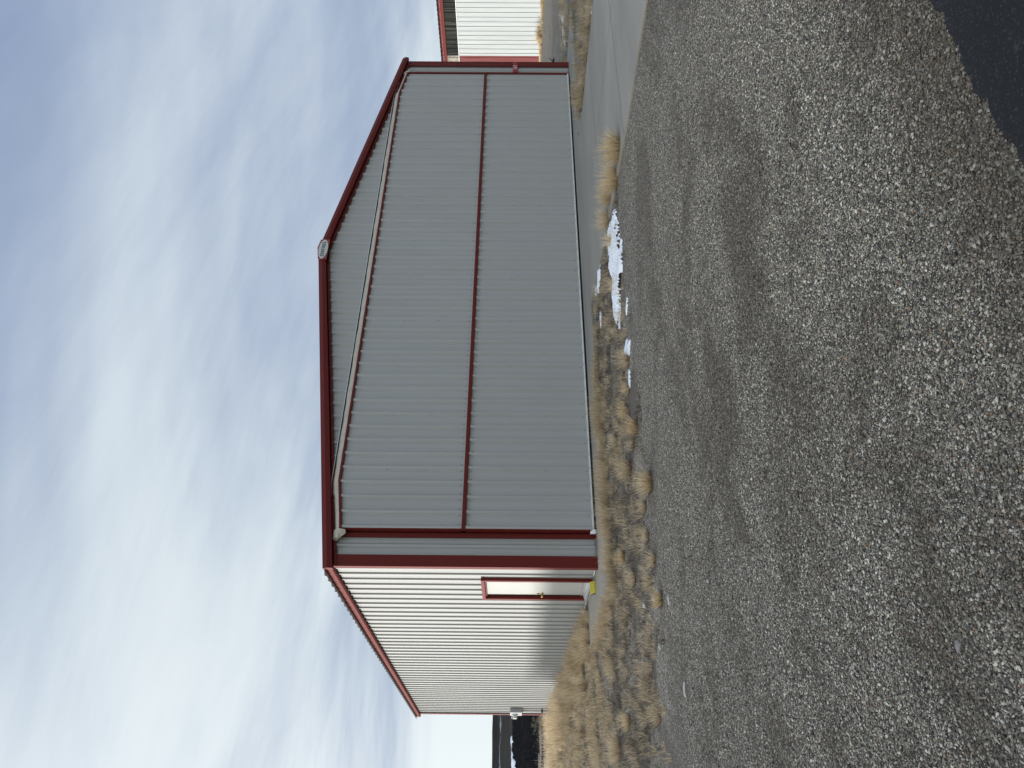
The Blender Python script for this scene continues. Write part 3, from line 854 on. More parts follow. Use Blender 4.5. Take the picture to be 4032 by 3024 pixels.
NS = thing('number_sign', (15.06, -0.05, 1.5), 'small red plate reading 167 fixed beside the far red corner trim', 'sign')
b = MB(); b.box(14.83, 15.31, -0.068, -0.055, 1.505, 1.650)
b.build('plate', M['sign_red'], NS, bevel=0.004)
b = MB()
nf = lambda a, c, d: (a, -0.0685 - d * 0.002, c)
polyline_mesh(b, [(14.99, 1.525), (14.99, 1.63)], 0.014, nf, 1)
c6 = [(15.078, 1.628), (15.050, 1.612), (15.033, 1.585), (15.030, 1.555), (15.040, 1.534), (15.060, 1.527), (15.078, 1.538), (15.082, 1.556), (15.072, 1.572), (15.055, 1.576), (15.038, 1.566)]
polyline_mesh(b, c6, 0.012, nf, 1)
polyline_mesh(b, [(15.098, 1.618), (15.105, 1.625), (15.160, 1.625), (15.145, 1.59), (15.132, 1.525)], 0.012, nf, 1)
b.build('lettering', M['sign_white'], NS)

# ------------------------------------------------------------------ small things at the hangar
EM = thing('electric_meter', (-0.04, 14.0, 0.0), 'grey electric meter box with a conduit on the far end of the side wall', 'electric meter')
b = MB(); b.box(-0.175, -0.036, 13.70, 14.31, 1.20, 1.60)
b.build('meter_box', M['grey_box'], EM, bevel=0.006)
b = MB()
b.tube([(-0.176, 14.06, 1.44), (-0.205, 14.06, 1.44)], 0.115, 20).tube([(-0.205, 14.06, 1.44), (-0.29, 14.06, 1.44), (-0.31, 14.06, 1.44)], 0.088, 20, r_end=0.07)
b.build('meter_dial', M['pale_box'], EM, smooth=False)
b = MB(); b.tube([(-0.095, 13.92, 1.2), (-0.095, 13.92, 1.12), (-0.095, 13.92, -0.1)], 0.034, 12)
b.build('conduit', M['pale_box'], EM, smooth=True)
b = MB(); b.box(-0.15, -0.032, 13.86, 13.98, 0.49, 0.545)
b.build('clamp', M['black'], EM, bevel=0.005)

Y = thing('yellow_block', (-0.09, 0.56, 0.0), 'yellow hollow metal block lying on the slab beside the white entry door', 'block')
b = MB()
sec = [(0.500, 0.000), (0.505, 0.030), (0.575, 0.098), (0.605, 0.098), (0.605, 0.000)]
b.prism([(0.02 - 0.115, y, z) for y, z in sec], (-0.225, 0, 0))
b.build('shell', M['yellow'], Y, bevel=0.004)
b = MB(); b.prism([(-0.3215, y, z) for y, z in ((0.515, 0.008), (0.518, 0.026), (0.577, 0.083), (0.592, 0.083), (0.592, 0.008))], (-0.002, 0, 0))  # black cap painting the shaded inside of the hollow end
b.build('hollow_shade', M['black'], Y)

for i, (y0, y1, lab) in enumerate(((0.80, 1.13, 'grey block wedged under the door threshold behind the yellow block'), (1.16, 1.54, 'longer grey block under the knob side of the entry door threshold'))):
    b = MB(); b.box(-0.125, 0.03, y0, y1, 0.0, 0.045)
    o = b.build('support_block', M['chunk'], bevel=0.008)
    o.rotation_euler = (0, 0, 0)
    tag(o, lab, 'block', 'blocks under the entry door')

ST = thing('charred_stub', (23.3, 4.9, -0.03), 'black forked stub of wood lying on the gravel past the far corner', 'wood')
b = MB()
b.tube([(22.55, 4.95, 0.045), (22.95, 4.9, 0.042), (23.25, 4.9, 0.04), (23.36, 4.9, 0.02)], 0.052, 9, r_end=0.035)
b.tube([(23.34, 4.9, 0.02), (23.46, 4.88, 0.0)], 0.035, 7, r_end=0.006)
b.build('trunk', M['stub'], ST, smooth=True)
b = MB(); b.tube([(23.20, 4.9, 0.05), (23.32, 4.9, 0.13), (23.44, 4.9, 0.205)], 0.026, 7, r_end=0.010)
b.build('branch', M['stub'], ST, smooth=True)

# ------------------------------------------------------------------ neighbouring hangar, and an unseen row added for its shade
def low_hangar(name, x0, x1, y0, y1, zl, ze, ridge, label, red_end=True):
    T = thing(name, (x0, y0, -0.03), label, 'hangar')
    lat = lambda u, d, z: (x0 - d, u, z)
    mid = y1 - 2.2 if red_end else y1
    b = MB(); b.ribbed(lat, y0, mid, 0.10, zl, 0.1)
    b.build('wall', M['white_wall'], T)
    if red_end:
        b = MB(); b.ribbed(lat, mid, y1, 0.10, zl, 0.1)
        b.build('wall', M['red'], T)['label'] = 'dark red ribbed wall panel at the corner'
    b = MB(); b.ribbed(lat, y0, mid, zl - 0.02, ze, 0.1)
    for v in range(len(b.v)): b.v[v] = (b.v[v][0] + 0.004, b.v[v][1], b.v[v][2])
    b.build('light_panel', M['light_panel'], T)
    if red_end:
        b = MB(); b.ribbed(lat, mid, y1, zl - 0.02, ze, 0.1)
        for v in range(len(b.v)): b.v[v] = (b.v[v][0] + 0.004, b.v[v][1], b.v[v][2])
        b.build('light_panel', M['pale_light'], T)['label'] = 'paler light panel above the red corner panel'
    b = MB(); b.box(x0 - 0.05, x0 - 0.032, y0, y1, zl - 0.015, zl + 0.012)
    b.build('flashing', M['white'], T)
    b = MB(); b.box(x0 - 0.08, x0 + .2, y0, y1, -0.1, 0.115)
    b.build('footing', M['tan_base'], T)
    xm = (x0 + x1) / 2
    for yy, s in ((y0, 1), (y1, -1)):
        b = MB(); b.ribbed(lambda u, d, z: (u, yy - s * d, z), x0, x1, 0.0, lambda u: ze + (ridge - ze) * (1 - abs(u - xm) / (xm - x0)), 0.1, (xm,))
        b.build('wall', M['white_wall'], T)
    b = MB(); b.ribbed(lambda u, d, z: (x1 + d, u, z), y0, y1, 0.0, ze, 0.1)
    b.build('wall', M['white_wall'], T)
    b = MB()
    b.prism([(x0 - 0.03, y0 - .1, ze - 0.02), (x0 - 0.10, y0 - .1, ze - 0.02), (x0 - 0.13, y0 - .1, ze + 0.12), (x0 - 0.16, y0 - .1, ze + 0.14), (x0 - 0.16, y0 - .1, ze + 0.29), (x0 - 0.03, y0 - .1, ze + 0.29)], (0, y1 - y0 + .2, 0))
    b.build('eave_trim', M['red'], T)
    b = MB()
    for xa, xb, za, zb in ((x0 - 0.3, xm, ze + 0.31, ridge + 0.3), (xm, x1 + 0.3, ridge + 0.3, ze + 0.31)):
        b.ribbed(lambda u, d, t: (lerp(xa, xb, t), u, lerp(za, zb, t) + d), y0 - .15, y1 + .15, 0.0, 1.0, 0.1, h=0.05, rb=0.07, rtp=0.035, minor=False)
        b.ribbed(lambda u, d, t: (lerp(xa, xb, t), u, lerp(za, zb, t) + d * 0 - 0.05), y0 - .15, y1 + .15, 0.0, 1.0, 0.1, minor=False)
    b.build('roof', M['dark_roof'], T)
    return T


low_hangar('hangar', 40.05, 55.4, -0.5, 17.4, 5.385, 6.19, 6.75, 'white ribbed hangar with a red corner panel beyond the concrete driveway')
low_hangar('hangar', -33.0, -20.0, -19.0, 24.5, 3.0, 3.0, 3.1, 'unseen long low white hangar row added to shade the entry door side of the grey hangar', red_end=False)  # out of view, added to cast shade on the side wall and ground


# ------------------------------------------------------------------ grass
def blades(name, root, az, tilt, length, width, curl, tint, mat, parent=None, off=(0, 0, 0)):
    n = len(az)
    ts = np.array([0, 0.38, 0.72, 1.0]); wd = np.array([1.0, 0.85, 0.55])
    P = np.zeros((n, 4, 3)); P[:, 0] = root
    dirh = np.stack([np.cos(az), np.sin(az)], -1)
    for k in range(3):
        th = tilt + curl * (ts[k] + ts[k + 1]) / 2
        seg = length * (ts[k + 1] - ts[k])
        P[:, k + 1, :2] = P[:, k, :2] + dirh * (np.sin(th) * seg)[:, None]
        P[:, k + 1, 2] = P[:, k, 2] + np.cos(th) * seg
    wa = az + math.pi / 2 + RNG.normal(0, 0.9, n)
    wv = np.stack([np.cos(wa), np.sin(wa), np.zeros(n)], -1) * (width / 2)[:, None]
    V = np.zeros((n, 7, 3))
    for k in range(3):
        V[:, 2 * k] = P[:, k] - wv * wd[k]; V[:, 2 * k + 1] = P[:, k] + wv * wd[k]
    V[:, 6] = P[:, 3]
    V = V.reshape(-1, 3) - np.array(off)
    base = (np.arange(n) * 7)[:, None]
    quads = np.concatenate([base + np.array([[0, 1, 3, 2]]), base + np.array([[2, 3, 5, 4]])], 1).reshape(-1, 4)
    tris = base + np.array([[4, 5, 6]])
    me = bpy.data.meshes.new(name)
    nq, nt_ = len(quads), len(tris)
    me.vertices.add(len(V)); me.vertices.foreach_set('co', V.ravel())
    me.loops.add(nq * 4 + nt_ * 3)
    me.loops.foreach_set('vertex_index', np.concatenate([quads.ravel(), tris.ravel()]))
    me.polygons.add(nq + nt_)
    me.polygons.foreach_set('loop_start', np.concatenate([np.arange(nq) * 4, nq * 4 + np.arange(nt_) * 3]))
    me.update(calc_edges=True); me.validate()
    a = me.attributes.new('tint', 'FLOAT', 'POINT')
    a.data.foreach_set('value', np.repeat(np.clip(tint, 0, 1), 7).astype(np.float32))
    me.materials.append(mat)
    o = bpy.data.objects.new(name, me); COL.objects.link(o)
    if parent is not None: o.parent = parent
    return o


def clump_blades(cx, cy, rad, hgt, nb, z=-0.03, spread=0.75, ragged=0.0, mood=0.10):
    """arrays for one bunch: blades fan out of a small foot, outer ones lie lower"""
    nb = int(nb)
    a = RNG.uniform(0, 2 * math.pi, nb); r = rad * np.sqrt(RNG.uniform(0, 1, nb)) * 0.55
    root = np.stack([cx + r * np.cos(a), cy + r * np.sin(a), np.full(nb, z)], -1)
    out = r / (rad * 0.55)
    az = a + RNG.normal(0, 0.5, nb)
    tilt = np.clip(0.08 + spread * out * RNG.uniform(0.3, 1.1, nb), 0, 1.3)
    length = hgt * (RNG.uniform(0.55, 1.1, nb) + ragged * (RNG.uniform(0, 1, nb) ** 4 * 0.45 - 0.12)) * (1 - 0.15 * out)
    curl = RNG.normal(0.22, 0.22, nb)
    tint = np.clip(RNG.normal(0.58 + RNG.normal(0, mood), 0.26, nb), 0, 1)
    return root, az, tilt, length, curl, tint


def bunch(name, items, mat, wid=0.0045, parent=None, off=(0, 0, 0), tshift=0.0):
    A = [np.concatenate(x) for x in zip(*items)]
    w = np.full(len(A[1]), wid) * RNG.uniform(0.7, 1.3, len(A[1]))
    return blades(name, A[0], A[1], A[2], A[3], w, A[4], A[5] + tshift, mat, parent, off)


# single tufts that can be told apart along the gravel edge
TUFTS = [
    (4.40, -5.62, 0.30, 0.40, 'gold', 'largest golden tuft, at the driveway edge'),
    (4.28, -5.15, 0.26, 0.36, 'gold', 'bushy straw tuft just behind the largest one by the driveway'),
    (4.55, -4.62, 0.24, 0.33, 'gold', 'third straw tuft in line along the driveway edge'),
    (4.45, -4.15, 0.22, 0.30, 'straw', 'fourth straw tuft along the driveway, near the snow tip'),
    (3.78, -4.35, 0.13, 0.24, 'straw', 'thin pale tuft growing beside the snow strip'),
    (3.00, -4.15, 0.13, 0.20, 'straw', 'short tuft standing behind the middle of the snow strip'),
    (1.22, -4.66, 0.15, 0.24, 'straw', 'straw tuft next to the small separate lump of snow'),
    (0.85, -4.52, 0.11, 0.20, 'straw', 'narrow tuft by the end of the thin snow line'),
    (0.72, -4.15, 0.14, 0.21, 'gold', 'spiky tuft leaning away from the snow'),
    (0.10, -4.77, 0.16, 0.24, 'gold', 'dense golden tuft on the gravel edge, mid way along the door'),
    (0.02, -4.45, 0.10, 0.16, 'straw', 'small tuft right behind the dense golden one'),
    (0.85, -3.10, 0.15, 0.20, 'straw', 'tuft in the verge between gravel and grass row'),
    (-0.12, -4.05, 0.19, 0.28, 'straw', 'wide fanned tuft in front of the near end of the big door'),
    (-0.90, -5.25, 0.20, 0.27, 'gold', 'fanned tuft standing farthest out on the gravel'),
    (-1.00, -4.82, 0.11, 0.17, 'straw', 'small tuft behind the tuft farthest out'),
    (-1.35, -4.78, 0.11, 0.15, 'straw', 'low grey straw tuft facing the near red corner'),
    (-1.72, -5.02, 0.12, 0.16, 'straw', 'low tuft on the gravel just past the near red corner'),
    (-0.92, -2.92, 0.14, 0.20, 'gold', 'bright tuft close to the near corner of the apron'),
    (-1.47, -3.66, 0.14, 0.18, 'straw', 'tuft halfway between gravel and the entry door slab'),
    (-1.88, -4.72, 0.12, 0.15, 'straw', 'flat tuft beside the pale stones'),
    (-2.20, -5.16, 0.14, 0.16, 'gold', 'brownish tuft at the gravel edge beside a flat pale stone'),
    (-3.20, -4.46, 0.13, 0.17, 'straw', 'lone tuft with greenish base out on the gravel by the frame edge'),
    (-2.92, -2.30, 0.15, 0.24, 'gold', 'tall narrow tuft in the open verge opposite the side wall'),
    (-3.10, -1.15, 0.24, 0.30, 'straw', 'round full tuft near the frame edge before the side wall grass'),
]
for x, y, r, h, mk, lab in TUFTS:
    T = thing('grass_tuft', (x, y, -0.03), lab, 'grass tuft', 'dry tufts along the gravel edge')
    big = r > 0.21
    nb = 560 * (r / 0.24) ** 1.3 if big else 210 * (r / 0.15)
    items = [clump_blades(x, y, r * (0.9 if big else 0.7), h, nb, spread=0.85, ragged=1.0)]
    bunch('seed_stems', items, M[mk], 0.0048 if r > 0.21 else 0.005, T, (x, y, -0.03), 0.16)
    low = [clump_blades(x, y, r * 1.15, h * 0.45, 110 * (r / 0.16), spread=1.25)]
    bunch('dead_skirt', low, M['litter'], 0.005, T, (x, y, -0.03), 0.05)


def inside_slab(x, y):
    return (-0.93 < x < 16 and -1.30 < y < 2.0) or (4.1 < x < 10.1 and -9.4 < y < -1.3)


# grass nobody could count: the row along the apron edge, the side-wall meadow, the verge, the bank right of the driveway
items = []
for k in range(150):
    x = RNG.uniform(-1.2, 3.5)
    w = math.sin(x * 2.9 + .6) + 0.8 * math.sin(x * 6.7) + 0.6 * math.sin(x * 13.1 + 2)
    if w < -1.2 and RNG.uniform() < .6: continue
    yc = -1.66 + 0.08 * math.sin(x * 2.3) - 0.18 * max(0, -x) + RNG.normal(0, 0.10)
    hh = (0.255 + 0.035 * w) * RNG.uniform(0.75, 1.15) * (1.0 if x < 2.6 else 0.75)
    items.append(clump_blades(x, yc, RNG.uniform(.07, .13), hh, 75, spread=RNG.uniform(.5, .95), ragged=1.0))
    if RNG.uniform() < .5: items.append(clump_blades(x, yc - 0.16, 0.10, hh * .55, 26, spread=1.3))
for x in np.arange(3.5, 4.6, 0.10):
    items.append(clump_blades(x, -1.75 - (x - 3.5) * .5 + RNG.normal(0, .1), 0.09, 0.16, 60, spread=0.9))
for k in range(60):                                  # corner around the slab end
    t = RNG.uniform(0, 1)
    items.append(clump_blades(lerp(-1.05, -1.25, t) + RNG.normal(0, .08), lerp(-1.6, 0.6, t) + RNG.normal(0, .1), 0.12, 0.24 * RNG.uniform(.6, 1.1), 110, spread=0.9))
tag(bunch('dry_grass', items, M['straw'], 0.0045), 'pale dry grass row along the edge of the apron', 'dry grass', kind='stuff')

items = []
for k in range(520):                                 # against the side wall
    y = RNG.uniform(1.95, 17.5); x = -0.10 - abs(RNG.normal(0, 0.55)) if y < 15 else RNG.uniform(-1.6, 1.0)
    if inside_slab(x, y): continue
    hh = lerp(0.27, 0.52, min(1, (y - 2) / 11)) * RNG.uniform(0.6, 1.2)
    items.append(clump_blades(x, y, RNG.uniform(.07, .15), hh, 75, spread=RNG.uniform(.45, .9), ragged=1.7, mood=0.2))
for k in range(300):                                 # fuller mound past the far end of the wall
    y = RNG.uniform(12.5, 18.6); x = RNG.uniform(-3.6, -0.2) if y < 15.2 else RNG.uniform(-3.2, 4.2)
    if math.sin(x * 2.2 + y) + math.sin(y * 2.9 - x) < -0.9: continue
    items.append(clump_blades(x, y, RNG.uniform(.10, .2), RNG.uniform(0.22, 0.50), 60, spread=RNG.uniform(.5, 1.0), ragged=1.5, mood=0.2))
tag(bunch('dry_grass', items, M['straw'], 0.007), 'tall golden dry grass along the foot of the side wall', 'dry grass', kind='stuff')

items = []
dens = lambda x, y: 0.7 * math.sin(x * 2.1 + 1.3 * math.sin(y * 1.1)) + 0.7 * math.sin(y * 1.7 + x) + 0.8 * math.sin(x * 4.3 - y * 2.9) + 0.7 * math.sin(x * 9.1 + 2 * math.sin(y * 5.3)) + 0.6 * math.sin(y * 7.7 - x * 3)
for k in range(3600):                                # open meadow beyond the slab corner
    y = RNG.uniform(-1.2, 24); x = RNG.uniform(-3.3 - max(0, 0.1 * y), -0.9)
    if y > 16: x = RNG.uniform(-4, 4)
    if inside_slab(x, y): continue
    e = dens(x, y)
    if e < -0.5 + (0.9 if y < 0.3 else 0): continue
    hh = (0.13 + 0.05 * min(1.5, max(0, e)) + (0.10 if y > 11 else 0)) * RNG.uniform(0.5, 1.3)
    items.append(clump_blades(x, y, RNG.uniform(.05, .13), hh, 26, spread=0.95, ragged=1.0, mood=0.2))
tag(bunch('dry_grass', items, M['straw'], 0.0058), 'patchy straw meadow between the gravel and the side wall', 'dry grass', kind='stuff')

items = []
for k in range(900):                                 # right of the driveway and round the apron end
    x = RNG.uniform(10.15, 22); y = RNG.uniform(-5.6, 1.4)
    if inside_slab(x, y) or (x > 16 and y < -3 and RNG.uniform() < .5): continue
    lim = 10.2 + max(0, (-2.0 - y)) * -0.03
    if x < lim: continue
    if math.sin(x * 1.9 + y) + math.sin(y * 2.3 - x * .7) < -0.55: continue
    hh = 0.22 * RNG.uniform(0.45, 1.35)
    items.append(clump_blades(x, y, RNG.uniform(.08, .16), hh, 48, spread=RNG.uniform(.6, 1.1), ragged=1.0, mood=0.2))
for t in np.linspace(0, 1, 26):
    items.append(clump_blades(lerp(10.35, 10.2, t) + RNG.normal(0, .05), lerp(-2.3, -5.6, t), RNG.uniform(.10, .17), 0.27 * RNG.uniform(.6, 1.3), 90, spread=0.8, ragged=1.0, mood=.15))
    items.append(clump_blades(lerp(10.4, 11.9, t), lerp(-1.9, -1.25, t) - RNG.uniform(.1, .4), RNG.uniform(.10, .17), 0.29 * RNG.uniform(.6, 1.3), 90, spread=0.8, ragged=1.0, mood=.15))
tag(bunch('dry_grass', items, M['straw'], 0.006, tshift=-0.04), 'shaggy dry grass past the driveway and around the far corner', 'dry grass', kind='stuff')

items = []
for k in range(900):                                 # tan fringe along the neighbour hangar
    y = RNG.uniform(0, 17.4)
    if math.sin(y * 1.7) + math.sin(y * .6 + 1) < -0.2: continue
    items.append(clump_blades(39.8 - abs(RNG.normal(0, .12)), y, 0.16, 0.16 * RNG.uniform(.5, 1.3), 8, spread=0.8))
for (cx, cy, s) in ((39.7, 13.7, 0.62), (39.75, 14.5, 0.3), (39.7, 11.3, 0.3)):
    for q in range(10): items.append(clump_blades(cx + RNG.normal(0, .12), cy + RNG.normal(0, .22), 0.2, s * RNG.uniform(.7, 1), 40, spread=0.6))
tag(bunch('dry_grass', items, M['gold'], 0.016), 'golden grass fringe at the foot of the white hangar', 'dry grass', kind='stuff')

items = []
for k in range(5200):                                # litter over the verge soil
    x = RNG.uniform(-4.2, 4.4); y = RNG.uniform(-5.2, -1.4) if RNG.uniform() < .7 else RNG.uniform(-1.4, 9)
    if y > -1.5: x = RNG.uniform(-4.2, -0.95)
    if inside_slab(x, y): continue
    if y < -4.4 and dens(x * 1.3, y * 2) < 0.6: continue
    items.append(clump_blades(x, y, 0.10, 0.075 * RNG.uniform(0.6, 1.5), 11, spread=1.35))
tag(bunch('grass_litter', items, M['litter'], 0.0045, tshift=-0.02), 'grey brown dead litter matted over the verge soil', 'litter', kind='stuff')
items = []
for k in range(1000):                                # thin straw wisps between the tufts
    x = RNG.uniform(-3.9, 4.3); y = RNG.uniform(-4.9, -1.9)
    if inside_slab(x, y) or dens(x * 1.7, y * 1.9) < -0.1: continue
    items.append(clump_blades(x, y, 0.07, 0.13 * RNG.uniform(0.6, 1.4), 22, spread=1.0))
tag(bunch('grass_wisps', items, M['straw'], 0.004), 'thin straw wisps scattered through the verge', 'dry grass', kind='stuff')

SBX, SBY = 0.30, 19.0
SB = thing('sagebrush', (SBX, SBY, -0.03), 'grey green sagebrush behind the far end of the side wall', 'shrub')
b = MB()
for k in range(26):
    a = RNG.uniform(0, 6.28); t = RNG.uniform(.2, 1.0); l = RNG.uniform(.35, .75)
    q = Vector((math.cos(a) * math.sin(t), math.sin(a) * math.sin(t), math.cos(t)))
    b.tube([(SBX, SBY, -0.03), Vector((SBX, SBY, -0.03)) + q * l * .5 + Vector((0, 0, .03)), Vector((SBX, SBY, -0.03)) + q * l], 0.012, 5, r_end=0.003)
b.build('stems', M['litter'], SB)
items = []
for k in range(160):
    a = RNG.uniform(0, 6.28); t = RNG.uniform(.1, 1.1); l = RNG.uniform(.3, .8)
    items.append(clump_blades(SBX + math.cos(a) * math.sin(t) * l, SBY + math.sin(a) * math.sin(t) * l, 0.05, 0.10, 9, z=-0.03 + math.cos(t) * l, spread=1.6))
bunch('leaves', items, M['sage'], 0.012, SB, (SBX, SBY, -0.03))


# ------------------------------------------------------------------ snow, stones, twigs
def snow(name, poly, label, hmax=0.04, z=-0.03, step=0.03, seed=0, group='leftover snow', zf=None, rag=0.10):
    P = np.array(poly, float)
    x0, y0 = P.min(0) - .1; x1, y1 = P.max(0) + .1
    xs, ys = np.arange(x0, x1, step), np.arange(y0, y1, step)
    X, Y = np.meshgrid(xs, ys)
    ins = np.zeros(X.shape, bool); dist = np.full(X.shape, 1e9)
    n = len(P)
    for i in range(n):
        (ax, ay), (bx, by) = P[i], P[(i + 1) % n]
        cond = (ay > Y) != (by > Y)
        xi = (bx - ax) * (Y - ay) / ((by - ay) if by != ay else 1e-9) + ax
        ins ^= cond & (X < xi)
        ex_, ey_ = bx - ax, by - ay
        t = np.clip(((X - ax) * ex_ + (Y - ay) * ey_) / (ex_ ** 2 + ey_ ** 2), 0, 1)
        dist = np.minimum(dist, np.hypot(X - ax - t * ex_, Y - ay - t * ey_))
    sd = np.where(ins, dist, -dist)
    sd = sd - rag * 0.55 * np.clip(wob((X * .83 - Y * .55) * .3, (X * .55 + Y * .83) * 1.2, 20 / (step / .03) ** .5, seed + 7) - 0.12, 0, 9) + rag * (0.35 * wob(X, Y, 3.2 / (step / .03), seed) + 0.22 * wob(X, Y, 14 / (step / .03), seed + 1)) - rag * .25
    hgt = np.clip(sd / (hmax * 2.2), 0, 1)
    Z = hmax * np.sqrt(hgt) * (1 + 0.18 * wob(X, Y, 9 / (step / .03), seed + 2))
    base = zf(X, Y) if zf else np.full(X.shape, z)
    ok = sd > -step * 1.2
    idx = -np.ones(X.shape, int); idx[ok] = np.arange(ok.sum())
    vs = np.stack([X[ok], Y[ok], (base + np.where(sd > 0, Z + 0.004, -0.012))[ok]], -1)
    fs = []
    for r in range(X.shape[0] - 1):
        for c in range(X.shape[1] - 1):
            q = (idx[r, c], idx[r, c + 1], idx[r + 1, c + 1], idx[r + 1, c])
            if min(q) >= 0: fs.append(q)
    me = bpy.data.meshes.new(name)
    ctr = np.array([P[:, 0].mean(), P[:, 1].mean(), z])
    me.from_pydata((vs - ctr).tolist(), [], [tuple(int(i) for i in f) for f in fs])
    me.materials.append(M['snow'])
    me.polygons.foreach_set('use_smooth', [True] * len(fs))
    o = bpy.data.objects.new(name, me); o.location = ctr; COL.objects.link(o)
    return tag(o, label, 'snow', group)


snow('snow_patch', [(4.05, -4.90), (3.5, -5.06), (2.74, -5.15), (2.50, -4.95), (2.36, -4.60), (2.02, -4.22), (2.2, -4.08), (2.8, -3.95), (3.4, -4.05), (4.05, -3.94), (4.3, -4.1), (4.22, -4.5)],
     'long white strip of old snow along the gravel edge', 0.045, seed=2, rag=0.16)
snow('snow_patch', [(1.95, -5.12), (1.78, -4.8), (1.9, -4.78), (2.06, -5.0)], 'small sliver of snow in front of the long strip', 0.02, seed=5, step=.02, rag=.05)
snow('snow_patch', [(1.34, -4.92), (1.2, -4.78), (1.3, -4.55), (1.5, -4.45), (1.55, -4.7)], 'separate small lump of snow beside a straw tuft', 0.03, seed=6, step=.02, rag=.05)
snow('snow_patch', [(1.02, -4.72), (0.82, -4.60), (0.85, -4.50), (1.1, -4.62)], 'thin line of snow between two straw tufts', 0.02, seed=9, step=.02, rag=.04)
snow('snow_patch', [(4.62, -2.95), (4.3, -2.45), (4.62, -1.9), (4.75, -2.1)], 'snow lying against the edge of the driveway slab', 0.03, seed=12, step=.025, rag=.09)
snow('snow_patch', [(3.75, -2.62), (3.5, -2.5), (3.55, -2.35), (3.9, -2.5)], 'tiny snow scrap in the verge behind the driveway corner', 0.02, seed=14, step=.02, rag=.05)
snow('snow_patch', [(17.6, 0.55), (18.9, 0.9), (20.3, 0.9), (20.2, 1.15), (18.6, 1.3), (17.5, 0.9)], 'broken snow line at the back of the grass past the far corner', 0.04, seed=17, step=.05, rag=.25)
snow('snow_patch', [(10.2, -4.9), (10.15, -4.4), (10.4, -4.4), (10.5, -4.9)], 'snow under the grass at the driveway side by the frame edge', 0.03, seed=19, step=.02, rag=.08)
BZ = lambda x, y: BANK(x, y) + 0.0
snow('snow_patch', [(3.50, 44.6), (2.86, 43.4), (2.57, 44.1), (2.38, 44.1), (1.67, 43.0), (1.0, 42.6), (0.3, 42.6), (0.4, 44.2), (1.3, 44.4), (2.25, 45.7), (2.9, 45.6)], 'white snow patch along the top of the black bank', 0.06, z=1.4, step=0.06, seed=22, zf=BZ, rag=0.30)
snow('snow_patch', [(5.3, 45.3), (5.2, 44.0), (4.75, 44.0), (4.45, 44.8), (4.8, 45.3)], 'small snow patch on the bank right beside the hangar corner', 0.05, z=1.4, step=0.06, seed=25, zf=BZ, rag=0.2)


def stone(x, y, a, b_, c, rz, mat, label, z=-0.03, name='stone', group='pale stones on the gravel edge', seed=0):
    bm = bmesh.new(); bmesh.ops.create_icosphere(bm, subdivisions=3, radius=1)
    r = np.random.default_rng(seed)
    dirs = r.normal(size=(9, 3)); dirs /= np.linalg.norm(dirs, axis=1)[:, None]; cut = r.uniform(.62, .95, 9)
    for v in bm.verts:
        p = np.array(v.co)
        for d, k in zip(dirs, cut):
            t = p @ d
            if t > k: p = p - d * (t - k) * 0.85
        v.co = Vector((p[0] * a, p[1] * b_, p[2] * c))
    me = bpy.data.meshes.new(name); bm.to_mesh(me); bm.free()
    me.materials.append(mat); me.polygons.foreach_set('use_smooth', [True] * len(me.polygons))
    o = bpy.data.objects.new(name, me); o.location = (x, y, z + c * 0.45); o.rotation_euler = (r.normal(0, .1), r.normal(0, .1), rz)
    COL.objects.link(o)
    return tag(o, label, 'stone', group)


for i, (x, y, a, b_, c, lab) in enumerate([
        (-1.95, -4.69, .080, .035, .022, 'flat pale stone resting against a low straw tuft'),
        (-2.07, -4.78, .060, .045, .030, 'pale stone paired with the flat one at the tuft'),
        (-2.32, -5.53, .085, .032, .020, 'long pale stone lying out on open gravel'),
        (-1.97, -4.20, .060, .050, .040, 'rounded whitish stone in the brown litter'),
        (-2.16, -4.45, .060, .040, .028, 'whitish stone in the middle of the stone group'),
        (-2.20, -4.28, .055, .040, .026, 'squat pale stone next to the middle one'),
        (-2.04, -4.02, .045, .032, .024, 'smallest pale stone at the back of the group'),
        (-2.60, -4.88, .060, .045, .035, 'bright white stone alone nearer the frame edge'),
        (-2.20, -3.75, .040, .030, .022, 'small white stone deep in the litter'),
        (-1.10, -0.45, .085, .060, .055, 'pale rounded stone at the end of the slab corner'),
        (-3.20, -5.80, .125, .035, .026, 'longest white slab of stone on the gravel'),
        (-2.64, -7.06, .032, .022, .018, 'white pebble larger than the gravel in mid ground')]):
    stone(x, y, a * .62, b_ * .62, c * .62, RNG.uniform(-.4, .4) - .6, M['stone'], lab, seed=40 + i)
stone(-3.89, -10.11, .022, .012, .009, -.6, M['grey_stone'], 'largest brownish grey stone in the near gravel', seed=71, group='large stones in the near gravel')
stone(-0.25, -3.72, .06, .03, .025, .2, M['grey_stone'], 'brown grey flat stone in front of the wide fanned tuft', seed=72, group='large stones in the near gravel')

for pts, r, lab in (([(-2.80, -10.40, -0.004), (-2.86, -10.36, -0.002), (-2.885, -10.325, 0.0), (-2.925, -10.275, -0.006)], 0.0016, 'thin bent pale twig on the gravel nearest the asphalt'),
                    ([(-2.735, -10.33, -0.006), (-2.765, -10.305, -0.002), (-2.785, -10.29, -0.008)], 0.0013, 'short straight straw beside the bent twig'),
                    ([(-4.02, -9.30, -0.006), (-3.93, -9.36, 0.0), (-3.84, -9.40, -0.006)], 0.0017, 'pale straw lying out on the gravel by the frame edge')):
    b = MB(); b.tube(pts, r, 6, r_end=r * .5)
    tag(b.build('twig', M['twig'], smooth=True), lab, 'twig', 'twigs on the gravel')


